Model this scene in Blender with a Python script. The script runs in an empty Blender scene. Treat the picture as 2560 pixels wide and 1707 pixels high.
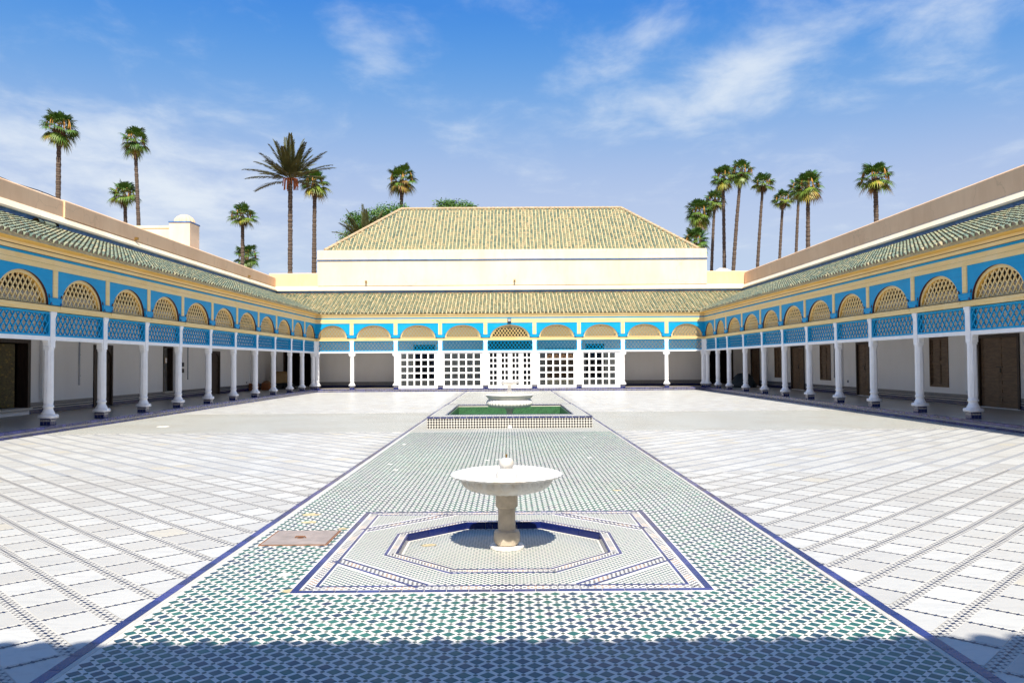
import bpy, math, random
import numpy as np
from mathutils import Matrix, Vector

random.seed(7)
R = math.radians
S = bpy.context.scene
COL = S.collection

# ------------------------------------------------------------------ camera
CAM_H, FPX = 1.6, 1970.0                     # eye height, focal length in photo pixels (2560 wide)
PITCH, YAW, ROLL = 1.56, 0.26, 0.36          # degrees
cam_d = bpy.data.cameras.new('camera')
cam = bpy.data.objects.new('camera', cam_d)
COL.objects.link(cam)
cam_d.sensor_width = 36.0
cam_d.lens = FPX / 2560 * 36
cam_d.clip_end = 6000
cam.location = (0, 0, CAM_H)
cam.matrix_world = (Matrix.Translation((0, 0, CAM_H)) @ Matrix.Rotation(R(-YAW), 4, 'Z')
                    @ Matrix.Rotation(R(90 + PITCH), 4, 'X') @ Matrix.Rotation(R(-ROLL), 4, 'Z'))
S.camera = cam
CAM_INV = np.array(cam.matrix_world.inverted())

# ------------------------------------------------------------------ sun and sky
SUN_EL, SUN_AZ = 56.0, 5.0                   # behind the camera, a little to the right
sd = bpy.data.lights.new('sun', 'SUN')
sd.energy = 3.2
sd.angle = R(0.7)
sd.color = (1.0, 0.955, 0.84)
sun = bpy.data.objects.new('sun', sd)
COL.objects.link(sun)
sv = Vector((math.sin(R(SUN_AZ)) * math.cos(R(SUN_EL)), -math.cos(R(SUN_AZ)) * math.cos(R(SUN_EL)), math.sin(R(SUN_EL))))
sun.rotation_euler = sv.to_track_quat('Z', 'Y').to_euler()

S.view_settings.view_transform = 'Standard'
S.view_settings.look = 'None'
S.view_settings.gamma = 1
S.view_settings.use_curve_mapping = False
S.view_settings.exposure = 1.3


class NT:
    """small helper around a node tree"""
    def __init__(self, nt):
        self.nt = nt

    def n(self, t, **kw):
        nd = self.nt.nodes.new(t)
        for k, v in kw.items():
            setattr(nd, k, v)
        return nd

    def l(self, a, b):
        self.nt.links.new(a, b)

    def val(self, sock, v):
        if hasattr(v, 'is_output') or isinstance(v, bpy.types.NodeSocket):
            self.l(v, sock)
        else:
            sock.default_value = v

    def m(self, op, a, b=0.0, c=0.0):
        nd = self.n('ShaderNodeMath', operation=op)
        for i, x in enumerate((a, b, c)):
            self.val(nd.inputs[i], x)
        return nd.outputs[0]

    def mix(self, f, a, b):
        nd = self.n('ShaderNodeMix', data_type='RGBA')
        self.val(nd.inputs[0], f)
        for s, x in ((nd.inputs[6], a), (nd.inputs[7], b)):
            if isinstance(x, tuple):
                s.default_value = (*x[:3], 1)
            else:
                self.l(x, s)
        return nd.outputs[2]

    def noise(self, vec, scale, detail=3, rough=0.55, out=0, distortion=0.0):
        nd = self.n('ShaderNodeTexNoise')
        self.l(vec, nd.inputs['Vector'])
        nd.inputs['Scale'].default_value = scale
        nd.inputs['Detail'].default_value = detail
        nd.inputs['Roughness'].default_value = rough
        nd.inputs['Distortion'].default_value = distortion
        return nd.outputs[out]

    def ramp(self, f, stops, interp='LINEAR'):
        nd = self.n('ShaderNodeValToRGB')
        cr = nd.color_ramp
        cr.interpolation = interp
        while len(cr.elements) < len(stops):
            cr.elements.new(0.5)
        for e, (p, c) in zip(cr.elements, stops):
            e.position = p
            e.color = (*c[:3], 1) if isinstance(c, tuple) else (c, c, c, 1)
        self.l(f, nd.inputs[0])
        return nd.outputs[0]

    def mapr(self, f, a, b, c=0.0, d=1.0):
        nd = self.n('ShaderNodeMapRange', interpolation_type='SMOOTHSTEP')
        self.l(f, nd.inputs[0])
        for i, x in enumerate((a, b, c, d)):
            nd.inputs[i + 1].default_value = x
        return nd.outputs[0]


w = bpy.data.worlds.new('World')
S.world = w
w.use_nodes = True
wt = NT(w.node_tree)
w.node_tree.nodes.clear()
sky = wt.n('ShaderNodeTexSky', sky_type='NISHITA')
sky.sun_disc = False
sky.sun_elevation = R(SUN_EL)
sky.sun_rotation = math.pi - R(SUN_AZ)
sky.altitude = 450
sky.air_density = 1.0
sky.dust_density = 0.5
sky.ozone_density = 2.0
geo = wt.n('ShaderNodeTexCoord')
sep = wt.n('ShaderNodeSeparateXYZ')
wt.l(geo.outputs['Generated'], sep.inputs[0])
dx, dy, dz = sep.outputs
# thin high cloud: noise on a cloud plane far above
zc = wt.m('MAXIMUM', wt.m('ADD', dz, 0.10), 0.03)
cv = wt.n('ShaderNodeCombineXYZ')
wt.l(wt.m('DIVIDE', dx, zc), cv.inputs[0])
wt.l(wt.m('MULTIPLY', wt.m('DIVIDE', dy, zc), 0.8), cv.inputs[1])
n_big = wt.noise(cv.outputs[0], 0.9, 2, 0.5)
n_fine = wt.noise(cv.outputs[0], 3.4, 9, 0.60, 0, 0.25)
az = wt.m('ARCTAN2', dx, dy)                 # 0 straight ahead, + to the right
el = wt.m('ARCSINE', dz)


def bank(a0, e0, sa, se, tilt, amp):
    """a soft bank of cloud at azimuth a0, elevation e0 (degrees)"""
    da = wt.m('SUBTRACT', az, R(a0))
    de = wt.m('SUBTRACT', wt.m('SUBTRACT', el, R(e0)), wt.m('MULTIPLY', da, tilt))
    q = wt.m('ADD', wt.m('POWER', wt.m('DIVIDE', wt.m('ABSOLUTE', da), R(sa)), 2.0),
             wt.m('POWER', wt.m('DIVIDE', wt.m('ABSOLUTE', de), R(se)), 2.0))
    return wt.m('MULTIPLY', wt.m('EXPONENT', wt.m('MULTIPLY', q, -1.0)), amp)


b = bank(16, 18.9, 6.0, 2.3, 0.36, 0.42)
for args in ((9, 17.8, 3.5, 1.4, 0.15, 0.26), (29, 20, 7, 2.8, 0.25, 0.22), (-10.5, 22.5, 3.5, 2.2, -0.6, 0.20), (11, 23, 5, 1.8, 0.3, 0.20),
             (-26, 12.5, 11, 4.6, -0.15, 0.36), (70, 24, 22, 7, 0.2, 0.22), (-75, 22, 24, 8, -0.2, 0.24),
             (140, 26, 24, 7, 0.2, 0.22), (-140, 24, 26, 8, 0.0, 0.22)):
    b = wt.m('ADD', b, bank(*args))
dens = wt.m('ADD', wt.m('ADD', wt.m('ADD', b, 0.0), wt.m('MULTIPLY', wt.m('SUBTRACT', n_big, 0.5), 0.30)), wt.m('SUBTRACT', n_fine, 0.62))
cl = wt.mapr(dens, -0.14, 0.42, 0.0, 0.80)
# the photograph's film look of the clear sky: deeper overhead, milky low down (one curve for the whole sky)
sc_ = wt.n('ShaderNodeSeparateColor')
cc_ = wt.n('ShaderNodeCombineColor')
wt.l(sky.outputs[0], sc_.inputs[0])
for i, (ref, ex, half, k, lo) in enumerate(((2.0, 5.2, 0.50, 0.54, 1.20), (3.2, 3.2, 0.35, 0.69, 2.0), (5.2, 1.0, 0.20, 0.97, 3.6))):
    xx = wt.m('POWER', wt.m('DIVIDE', wt.m('MAXIMUM', sc_.outputs[i], lo), ref), ex)
    wt.l(wt.m('MULTIPLY', wt.m('DIVIDE', xx, wt.m('ADD', xx, half)), k * 3.87), cc_.inputs[i])
skycol = wt.mix(cl, cc_.outputs[0], (3.2, 3.45, 3.7))
bg = wt.n('ShaderNodeBackground')
bg.inputs['Strength'].default_value = 0.105
wt.l(skycol, bg.inputs['Color'])
wo = wt.n('ShaderNodeOutputWorld')
wt.l(bg.outputs[0], wo.inputs[0])

# ------------------------------------------------------------------ materials
MATS = {}


def mat(name, col=(0.5, 0.5, 0.5), rough=0.6, var=0.0, scale=3.0, bump=0.0, bscale=40.0, spec=0.5, metal=0.0, build=None, coat=0.0):
    m = bpy.data.materials.new(name)
    m.use_nodes = True
    t = NT(m.node_tree)
    bs = m.node_tree.nodes['Principled BSDF']
    bs.inputs['Roughness'].default_value = rough
    bs.inputs['Metallic'].default_value = metal
    bs.inputs['Specular IOR Level'].default_value = spec
    bs.inputs['Coat Weight'].default_value = coat
    tc = t.n('ShaderNodeNewGeometry').outputs['Position']
    c = None
    if build:
        c = build(t, tc, bs)
    elif var:
        f = t.noise(tc, scale, 5, 0.6)
        lo = tuple(x * (1 - var) for x in col)
        hi = tuple(min(1, x * (1 + var)) for x in col)
        c = t.ramp(f, [(0.3, lo), (0.7, hi)])
    if c is not None:
        t.l(c, bs.inputs['Base Color'])
    else:
        bs.inputs['Base Color'].default_value = (*col, 1)
    if bump:
        bn = t.n('ShaderNodeBump')
        bn.inputs['Strength'].default_value = bump
        bn.inputs['Distance'].default_value = 0.01
        t.l(t.noise(tc, bscale, 4, 0.6), bn.inputs['Height'])
        t.l(bn.outputs[0], bs.inputs['Normal'])
    MATS[name] = m
    return m


def tint(t):
    a = t.n('ShaderNodeAttribute', attribute_name='tint')
    return a.outputs['Fac']


def b_marble(t, tc, bs):
    mp = t.n('ShaderNodeMapping')
    mp.inputs['Rotation'].default_value = (0, 0, R(28))
    mp.inputs['Scale'].default_value = (1.0, 3.2, 1.0)
    t.l(tc, mp.inputs[0])
    wv = t.n('ShaderNodeVectorMath', operation='ADD')
    off = t.n('ShaderNodeCombineXYZ')
    t.l(t.m('MULTIPLY', tint(t), 37.0), off.inputs[0])
    t.l(mp.outputs[0], wv.inputs[0])
    t.l(off.outputs[0], wv.inputs[1])
    v = t.mapr(t.noise(wv.outputs[0], 2.6, 9, 0.68, 0, 1.4), 0.46, 0.66)
    base = t.ramp(tint(t), [(0.0, (0.455, 0.435, 0.40)), (0.5, (0.515, 0.50, 0.465)), (0.84, (0.555, 0.54, 0.505)), (0.97, (0.52, 0.475, 0.39))])
    grime = t.mapr(t.noise(tc, 0.33, 6, 0.65), 0.45, 0.72)
    base = t.mix(t.m('MULTIPLY', grime, 0.30), base, (0.47, 0.42, 0.35))
    return t.mix(t.m('MULTIPLY', v, 0.38), base, (0.37, 0.36, 0.345))


def b_zell(t, tc, bs):
    base = t.ramp(tint(t), [(0.0, (0.012, 0.030, 0.068)), (0.25, (0.010, 0.048, 0.078)), (0.45, (0.008, 0.074, 0.074)),
                            (0.75, (0.010, 0.105, 0.080)), (1.0, (0.035, 0.165, 0.122))])
    g = t.mapr(t.noise(tc, 30, 4, 0.7), 0.35, 0.75)
    return t.mix(t.m('MULTIPLY', g, 0.32), base, (0.10, 0.125, 0.11))


def b_blue_tile(t, tc, bs):
    base = t.ramp(tint(t), [(0.0, (0.006, 0.012, 0.085)), (0.6, (0.010, 0.020, 0.135)), (1.0, (0.028, 0.036, 0.19))])
    g = t.mapr(t.noise(tc, 14, 4, 0.7), 0.45, 0.8)
    return t.mix(t.m('MULTIPLY', g, 0.3), base, (0.05, 0.055, 0.12))


def b_roof(t, tc, bs):
    base = t.ramp(tint(t), [(0.0, (0.15, 0.10, 0.06)), (0.06, (0.15, 0.10, 0.06)), (0.10, (0.09, 0.135, 0.095)), (0.35, (0.155, 0.195, 0.13)),
                            (0.60, (0.23, 0.25, 0.15)), (0.80, (0.31, 0.285, 0.15)), (1.0, (0.39, 0.31, 0.17))])
    g = t.mapr(t.noise(tc, 9, 5, 0.75), 0.42, 0.72)
    return t.mix(t.m('MULTIPLY', g, 0.40), base, (0.36, 0.31, 0.19))


def b_leaf(t, tc, bs):
    return t.ramp(tint(t), [(0.0, (0.035, 0.095, 0.014)), (0.4, (0.085, 0.165, 0.020)), (0.7, (0.19, 0.24, 0.024)), (0.86, (0.30, 0.26, 0.03)), (1.0, (0.32, 0.16, 0.05))])


def b_far_mosaic(t, tc, bs):
    """rows of green diamonds on white, for the paving too far off to pick the tiles apart"""
    sp = t.n('ShaderNodeSeparateXYZ')
    t.l(tc, sp.inputs[0])
    P = 0.123
    a = t.m('FRACT', t.m('DIVIDE', t.m('ADD', sp.outputs[0], sp.outputs[1]), P))
    c = t.m('FRACT', t.m('DIVIDE', t.m('ADD', t.m('SUBTRACT', sp.outputs[0], sp.outputs[1]), 500.0), P))
    mx = t.m('MAXIMUM', t.m('ABSOLUTE', t.m('SUBTRACT', a, 0.5)), t.m('ABSOLUTE', t.m('SUBTRACT', c, 0.5)))
    k = t.m('LESS_THAN', mx, 0.325)
    worn = t.mapr(t.noise(tc, 0.7, 5, 0.6), 0.35, 0.7)
    g = t.mix(worn, (0.030, 0.070, 0.065), (0.075, 0.10, 0.085))
    return t.mix(k, t.mix(worn, (0.64, 0.60, 0.54), (0.55, 0.50, 0.43)), g)


def b_mosaic_white(t, tc, bs):
    s = t.mapr(t.noise(tc, 0.55, 7, 0.68), 0.45, 0.74)
    f = t.mapr(t.noise(tc, 42, 3, 0.6), 0.42, 0.75)
    a = t.mix(t.m('MULTIPLY', f, 0.22), (0.70, 0.66, 0.595), (0.46, 0.40, 0.335))
    return t.mix(t.m('MULTIPLY', s, 0.45), a, (0.55, 0.47, 0.375))


def b_far_joint(t, tc, bs):
    mp = t.n('ShaderNodeMapping')
    mp.inputs['Rotation'].default_value = (0, 0, R(45))
    t.l(tc, mp.inputs[0])
    ck = t.n('ShaderNodeTexChecker')
    ck.inputs['Scale'].default_value = 30
    t.l(mp.outputs[0], ck.inputs[0])
    return t.mix(ck.outputs[1], (0.38, 0.375, 0.37), (0.26, 0.26, 0.265))


def b_gallery_floor(t, tc, bs):
    mp = t.n('ShaderNodeMapping')
    mp.inputs['Rotation'].default_value = (0, 0, R(45))
    t.l(tc, mp.inputs[0])
    br = t.n('ShaderNodeTexBrick')
    br.inputs['Scale'].default_value = 1
    br.inputs['Brick Width'].default_value = 0.16
    br.inputs['Row Height'].default_value = 0.08
    br.inputs['Mortar Size'].default_value = 0.012
    br.inputs['Color1'].default_value = (0.36, 0.315, 0.26, 1)
    br.inputs['Color2'].default_value = (0.44, 0.39, 0.33, 1)
    br.inputs['Mortar'].default_value = (0.55, 0.50, 0.45, 1)
    t.l(mp.outputs[0], br.inputs[0])
    return t.mix(t.mapr(t.noise(tc, 1.3, 5), 0.35, 0.7), br.outputs[0], (0.42, 0.36, 0.30))


def b_plaster(c1, c2, streak=0.35):
    def f(t, tc, bs):
        mp = t.n('ShaderNodeMapping')
        mp.inputs['Scale'].default_value = (1.3, 1.3, 0.30)
        t.l(tc, mp.inputs[0])
        s = t.mapr(t.noise(mp.outputs[0], 1.1, 8, 0.7), 0.36, 0.70)
        big = t.mapr(t.noise(tc, 0.35, 4, 0.6), 0.3, 0.7)
        base = t.mix(t.m('MULTIPLY', t.m('ADD', t.m('MULTIPLY', s, 0.45), t.m('MULTIPLY', big, 0.6)), streak * 2), c1, c2)
        ns = t.n('ShaderNodeTexNoise')
        ns.inputs['Scale'].default_value = 1.3
        ns.inputs['Detail'].default_value = 5
        t.l(tc, ns.inputs['Vector'])
        ad = t.n('ShaderNodeVectorMath', operation='MULTIPLY_ADD')
        t.l(ns.outputs['Color'], ad.inputs[0])
        ad.inputs[1].default_value = (1.1, 1.1, 1.1)
        t.l(tc, ad.inputs[2])
        vo = t.n('ShaderNodeTexVoronoi', feature='DISTANCE_TO_EDGE')
        vo.inputs['Scale'].default_value = 0.32
        t.l(ad.outputs[0], vo.inputs['Vector'])
        crack = t.m('MULTIPLY', t.mapr(vo.outputs['Distance'], 0.0, 0.007, 1.0, 0.0), 0.22 if streak > 0.3 else 0.0)
        return t.mix(crack, base, tuple(x * 0.45 for x in c2))
    return f


def b_wood(c1, c2, sc=(6, 6, 0.8)):
    def f(t, tc, bs):
        mp = t.n('ShaderNodeMapping')
        mp.inputs['Scale'].default_value = sc
        t.l(tc, mp.inputs[0])
        return t.mix(t.mapr(t.noise(mp.outputs[0], 4, 7, 0.7), 0.3, 0.72), c1, c2)
    return f


def b_paint(c, lo, hi):
    """brushed, sun-faded house paint: long strokes along the boards and worn patches"""
    def f(t, tc, bs):
        mp = t.n('ShaderNodeMapping')
        mp.inputs['Scale'].default_value = (0.5, 0.5, 9.0)
        t.l(tc, mp.inputs[0])
        s = t.mapr(t.noise(mp.outputs[0], 2.2, 6, 0.65), 0.38, 0.68)
        p = t.mapr(t.noise(tc, 1.1, 6, 0.7), 0.42, 0.70)
        a = t.mix(t.m('MULTIPLY', s, 0.6), c, lo)
        return t.mix(t.m('MULTIPLY', p, 0.6), a, hi)
    return f


def b_trunk(t, tc, bs):
    sp = t.n('ShaderNodeSeparateXYZ')
    t.l(tc, sp.inputs[0])
    r = t.m('SINE', t.m('ADD', t.m('MULTIPLY', sp.outputs[2], 26.0), t.m('MULTIPLY', t.noise(tc, 2.5, 3), 9.0)))
    return t.mix(t.mapr(r, -0.6, 0.9), (0.07, 0.048, 0.035), (0.15, 0.105, 0.075))


def b_green_herring(t, tc, bs):
    mp = t.n('ShaderNodeMapping')
    mp.inputs['Rotation'].default_value = (R(90), 0, R(45))
    t.l(tc, mp.inputs[0])
    br = t.n('ShaderNodeTexBrick')
    br.inputs['Scale'].default_value = 1
    br.inputs['Brick Width'].default_value = 0.09
    br.inputs['Row Height'].default_value = 0.032
    br.inputs['Mortar Size'].default_value = 0.004
    br.inputs['Color1'].default_value = (0.006, 0.075, 0.025, 1)
    br.inputs['Color2'].default_value = (0.025, 0.15, 0.05, 1)
    br.inputs['Mortar'].default_value = (0.13, 0.20, 0.11, 1)
    t.l(mp.outputs[0], br.inputs[0])
    return br.outputs[0]


def b_fountain(t, tc, bs):
    v = t.mapr(t.noise(tc, 9, 9, 0.7, 0, 0.9), 0.44, 0.72)
    s = t.mapr(t.noise(tc, 3.2, 4, 0.6), 0.44, 0.74)
    a = t.mix(t.m('MULTIPLY', v, 0.55), (0.64, 0.625, 0.60), (0.30, 0.29, 0.28))
    return t.mix(t.m('MULTIPLY', s, 0.55), a, (0.56, 0.43, 0.28))


def b_gold_door(t, tc, bs):
    vo = t.n('ShaderNodeTexVoronoi')
    vo.inputs['Scale'].default_value = 9
    t.l(tc, vo.inputs['Vector'])
    k = t.mapr(vo.outputs['Distance'], 0.18, 0.42)
    n = t.mapr(t.noise(tc, 22, 4), 0.4, 0.65)
    a = t.mix(k, (0.40, 0.27, 0.05), (0.20, 0.15, 0.04))
    return t.mix(t.m('MULTIPLY', n, 0.6), a, (0.09, 0.05, 0.02))


CREAM = (0.88, 0.66, 0.31)
mat('marble', rough=0.34, build=b_marble, spec=0.4)
mat('grout', (0.62, 0.56, 0.50), 0.6, 0.12, 8)
mat('joint_white', (0.50, 0.47, 0.42), 0.5, 0.10, 6)
mat('joint_far', rough=0.5, build=b_far_joint)
mat('mosaic_far', rough=0.45, build=b_far_mosaic, spec=0.3)
mat('mosaic_white', build=b_mosaic_white, rough=0.45, bump=0.15, bscale=60, spec=0.3)
mat('zellige', rough=0.28, build=b_zell, spec=0.35)
mat('navy_piece', (0.012, 0.020, 0.055), 0.3, 0.4, 20)
mat('orange_piece', (0.36, 0.22, 0.14), 0.4)
mat('fountain_stem', (0.52, 0.43, 0.33), 0.5, 0.28, 6, bump=0.1, bscale=20)
mat('fountain_under', build=b_fountain, rough=0.5)
mat('dot', (0.045, 0.075, 0.055), 0.4, 0.4, 9)
mat('blue_tile', rough=0.22, build=b_blue_tile)
mat('kerb_white', (0.55, 0.50, 0.44), 0.5)
mat('roof_tile', rough=0.42, build=b_roof, spec=0.5)
mat('roof_mortar', (0.46, 0.37, 0.21), 0.85, 0.25, 6)
mat('ridge', (0.44, 0.32, 0.19), 0.8, 0.3, 5)
mat('paint_white', (0.88, 0.865, 0.865), 0.5, 0.04, 4)
mat('paint_cream', build=b_paint(CREAM, (0.78, 0.53, 0.19), (0.88, 0.70, 0.40)), rough=0.55, spec=0.25, bump=0.08, bscale=25)
mat('paint_yellow', build=b_paint((0.84, 0.50, 0.10), (0.70, 0.38, 0.07), (0.86, 0.56, 0.16)), rough=0.55, spec=0.25)
mat('paint_blue', build=b_paint((0.0, 0.32, 0.61), (0.004, 0.26, 0.51), (0.02, 0.36, 0.63)), rough=0.55, spec=0.2, bump=0.10, bscale=14)
mat('paint_navy', (0.012, 0.07, 0.20), 0.5)
mat('paint_maroon', (0.055, 0.010, 0.012), 0.5)
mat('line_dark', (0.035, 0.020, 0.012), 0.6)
mat('wall_grey', build=b_plaster((0.92, 0.88, 0.85), (0.80, 0.745, 0.70), 0.28), rough=0.8, bump=0.05)
mat('plaster_tan', build=b_plaster((0.89, 0.60, 0.37), (0.72, 0.44, 0.25), 0.36), rough=0.85, bump=0.12, bscale=12)
mat('plaster_sunlit', build=b_plaster((0.85, 0.73, 0.54), (0.72, 0.53, 0.33), 0.33), rough=0.85, bump=0.12, bscale=12)  # the tan wall paint again, lightened for walls and ledges in full sun
mat('band_blue', (0.055, 0.15, 0.37), 0.6, 0.35, 5)
mat('wood', build=b_wood((0.10, 0.055, 0.028), (0.20, 0.12, 0.065), (0.8, 0.8, 6)), rough=0.6)
mat('wood_dark', build=b_wood((0.025, 0.014, 0.009), (0.07, 0.04, 0.025)), rough=0.6)
mat('wood_warm', build=b_wood((0.22, 0.10, 0.035), (0.34, 0.17, 0.07)), rough=0.55)
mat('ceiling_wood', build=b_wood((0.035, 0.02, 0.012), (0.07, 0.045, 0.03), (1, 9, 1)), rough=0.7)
mat('gold_door', build=b_gold_door, rough=0.4)
mat('gallery_floor', build=b_gallery_floor, rough=0.32)
mat('fountain_marble', build=b_fountain, rough=0.42, bump=0.1, bscale=18)
mat('fountain_white', (0.80, 0.75, 0.68), 0.5, 0.12, 5)
mat('pool_black', (0.02, 0.02, 0.022), 0.3)
mat('pool_green', build=b_green_herring, rough=0.3)
mat('iron', (0.02, 0.02, 0.022), 0.5, metal=0.3)
mat('brass', (0.30, 0.18, 0.05), 0.4, metal=0.6)
mat('lamp_glass', (0.35, 0.36, 0.40), 0.15)
mat('manhole', (0.30, 0.245, 0.215), 0.6, 0.22, 5, bump=0.2, bscale=30)
mat('rust', (0.22, 0.10, 0.05), 0.8)
mat('cardboard', (0.42, 0.26, 0.11), 0.8, 0.12, 4)
mat('crate_orange', (0.34, 0.11, 0.03), 0.6)
mat('tarp', (0.018, 0.026, 0.030), 0.7, 0.4, 3)
mat('trunk', build=b_trunk, rough=0.9)
mat('frond', build=b_leaf, rough=0.45, spec=0.4)
mat('frond_dead', (0.13, 0.075, 0.035), 0.8, 0.4, 4)
mat('flower', (0.48, 0.24, 0.045), 0.7, 0.3, 4)
mat('date_fruit', (0.40, 0.11, 0.03), 0.6, 0.3, 6)
mat('date_frond', (0.10, 0.10, 0.035), 0.6, 0.5, 1.2, spec=0.2)
mat('leafage', build=lambda t, tc, bs: t.ramp(tint(t), [(0, (0.025, 0.085, 0.010)), (0.5, (0.065, 0.17, 0.018)), (1, (0.15, 0.26, 0.03))]), rough=0.5)
mat('bark', (0.10, 0.075, 0.05), 0.9, 0.3, 6)
mat('soil', (0.26, 0.19, 0.13), 0.95, 0.2, 0.4)
mat('leather', (0.25, 0.13, 0.06), 0.6)

m = mat('glass', (0.8, 0.85, 0.85), 0.02)
t = NT(m.node_tree)
m.node_tree.nodes.remove(m.node_tree.nodes['Principled BSDF'])
tr = t.n('ShaderNodeBsdfTransparent')
tr.inputs[0].default_value = (0.86, 0.90, 0.89, 1)
gl = t.n('ShaderNodeBsdfGlossy')
gl.inputs['Roughness'].default_value = 0.02
fr = t.n('ShaderNodeFresnel')
fr.inputs[0].default_value = 1.5
mx = t.n('ShaderNodeMixShader')
t.l(t.m('MULTIPLY', fr.outputs[0], 1.6), mx.inputs[0])
t.l(tr.outputs[0], mx.inputs[1])
t.l(gl.outputs[0], mx.inputs[2])
t.l(mx.outputs[0], m.node_tree.nodes['Material Output'].inputs[0])

m = mat('water', (0.02, 0.07, 0.05), 0.06, spec=0.6, bump=0.25, bscale=9)


# ------------------------------------------------------------------ mesh helpers
class MB:
    """collects polygons; build() links them as one mesh object"""
    def __init__(self):
        self.v, self.f, self.m, self.t = [], [], [], []

    def add(self, vs, fs, mi=0, tn=0.5):
        o = len(self.v)
        self.v.extend(vs)
        for f in fs:
            self.f.append(tuple(i + o for i in f))
            self.m.append(mi)
            self.t.append(tn)

    def box(self, x0, x1, y0, y1, z0, z1, mi=0, tn=0.5):
        self.add([(x0, y0, z0), (x1, y0, z0), (x1, y1, z0), (x0, y1, z0), (x0, y0, z1), (x1, y0, z1), (x1, y1, z1), (x0, y1, z1)],
                 [(0, 3, 2, 1), (4, 5, 6, 7), (0, 1, 5, 4), (1, 2, 6, 5), (2, 3, 7, 6), (3, 0, 4, 7)], mi, tn)

    def rot_box(self, c, ax, half, mi=0, tn=0.5):
        """box with centre c, three unit axes ax and half sizes"""
        c = Vector(c)
        vs = []
        for k in (-1, 1):
            for i, j in ((-1, -1), (1, -1), (1, 1), (-1, 1)):
                vs.append(tuple(c + ax[0] * (i * half[0]) + ax[1] * (j * half[1]) + ax[2] * (k * half[2])))
        self.add(vs, [(0, 3, 2, 1), (4, 5, 6, 7), (0, 1, 5, 4), (1, 2, 6, 5), (2, 3, 7, 6), (3, 0, 4, 7)], mi, tn)

    def quad(self, a, b, c, d, mi=0, tn=0.5):
        self.add([a, b, c, d], [(0, 1, 2, 3)], mi, tn)

    def poly(self, pts, mi=0, tn=0.5):
        self.add(pts, [tuple(range(len(pts)))], mi, tn)

    def prism(self, pts, z0, z1, mi=0, tn=0.5, f=lambda a, b, c: (a, b, c)):
        """polygon pts (a, b) extruded along c from z0 to z1"""
        n = len(pts)
        vs = [f(a, b, z0) for a, b in pts] + [f(a, b, z1) for a, b in pts]
        fs = [tuple(range(n))[::-1], tuple(range(n, 2 * n))] + [(i, (i + 1) % n, n + (i + 1) % n, n + i) for i in range(n)]
        self.add(vs, fs, mi, tn)

    def lathe(self, prof, n=24, c=(0, 0), flute=None, mi=0, tn=0.5, cap=True):
        vs, fs = [], []
        for k, (r, z) in enumerate(prof):
            for i in range(n):
                a = 2 * math.pi * i / n
                rr = r * (flute(a, k) if flute else 1)
                vs.append((c[0] + rr * math.cos(a), c[1] + rr * math.sin(a), z))
        for k in range(len(prof) - 1):
            for i in range(n):
                j = (i + 1) % n
                fs.append((k * n + i, k * n + j, (k + 1) * n + j, (k + 1) * n + i))
        if cap:
            fs.append(tuple(range(n))[::-1])
            fs.append(tuple(range((len(prof) - 1) * n, len(prof) * n)))
        self.add(vs, fs, mi, tn)

    def tube(self, pts, rad, n=7, mi=0, tn=0.5):
        vs, fs = [], []
        pts = [Vector(p) for p in pts]
        for k, p in enumerate(pts):
            d = (pts[min(k + 1, len(pts) - 1)] - pts[max(k - 1, 0)]).normalized()
            s = d.cross(Vector((0.31, 0.95, 0.05)))
            s.normalize()
            q = d.cross(s)
            r = rad[k] if isinstance(rad, (list, tuple)) else rad
            for i in range(n):
                a = 2 * math.pi * i / n
                vs.append(tuple(p + s * (r * math.cos(a)) + q * (r * math.sin(a))))
        for k in range(len(pts) - 1):
            for i in range(n):
                j = (i + 1) % n
                fs.append((k * n + i, k * n + j, (k + 1) * n + j, (k + 1) * n + i))
        fs.append(tuple(range(n)))
        fs.append(tuple(range((len(pts) - 1) * n, len(pts) * n)))
        self.add(vs, fs, mi, tn)

    def mesh(self, name, mats, smooth=False):
        me = bpy.data.meshes.new(name)
        me.from_pydata(self.v, [], self.f)
        if isinstance(mats, str):
            mats = [mats]
        for x in mats:
            me.materials.append(MATS[x])
        if len(mats) > 1:
            me.polygons.foreach_set('material_index', self.m)
        at = me.attributes.new('tint', 'FLOAT', 'FACE')
        at.data.foreach_set('value', self.t)
        if smooth:
            me.shade_smooth()
        return me

    def build(self, name, mats, parent=None, smooth=False, **props):
        return link(name, self.mesh(name, mats, smooth), parent, **props)


def link(name, me, parent=None, loc=None, rz=None, **props):
    o = bpy.data.objects.new(name, me)
    COL.objects.link(o)
    if parent is not None:
        o.parent = parent
    if loc is not None:
        o.location = loc
    if rz is not None:
        o.rotation_euler = (0, 0, rz)
    for k, v in props.items():
        o[k] = v
    return o


def thing(name, label, cat, loc=(0, 0, 0), rz=0.0, group=None):
    o = link(name, None, None, loc, rz, label=label, category=cat)
    if group:
        o['group'] = group
    return o


def mesh_arrays(me):
    v = np.empty(len(me.vertices) * 3)
    me.vertices.foreach_get('co', v)
    return v.reshape(-1, 3), [tuple(p.vertices) for p in me.polygons], [a.value for a in me.attributes['tint'].data], [p.material_index for p in me.polygons]


def view_size(P):
    """how large a piece at world point P shows in the picture (0 when it is out of the frame)"""
    q = CAM_INV @ np.array([P[0], P[1], P[2], 1.0])
    if q[2] > -0.5:
        return 0.0
    x, y = FPX * q[0] / -q[2], FPX * q[1] / -q[2]
    if abs(x) > 1320 or abs(y) > 890:
        return 0.0
    h = abs(q[1] / q[2]) if abs(P[2]) < 0.05 else 1.0
    return h / q[2] ** 2


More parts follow.
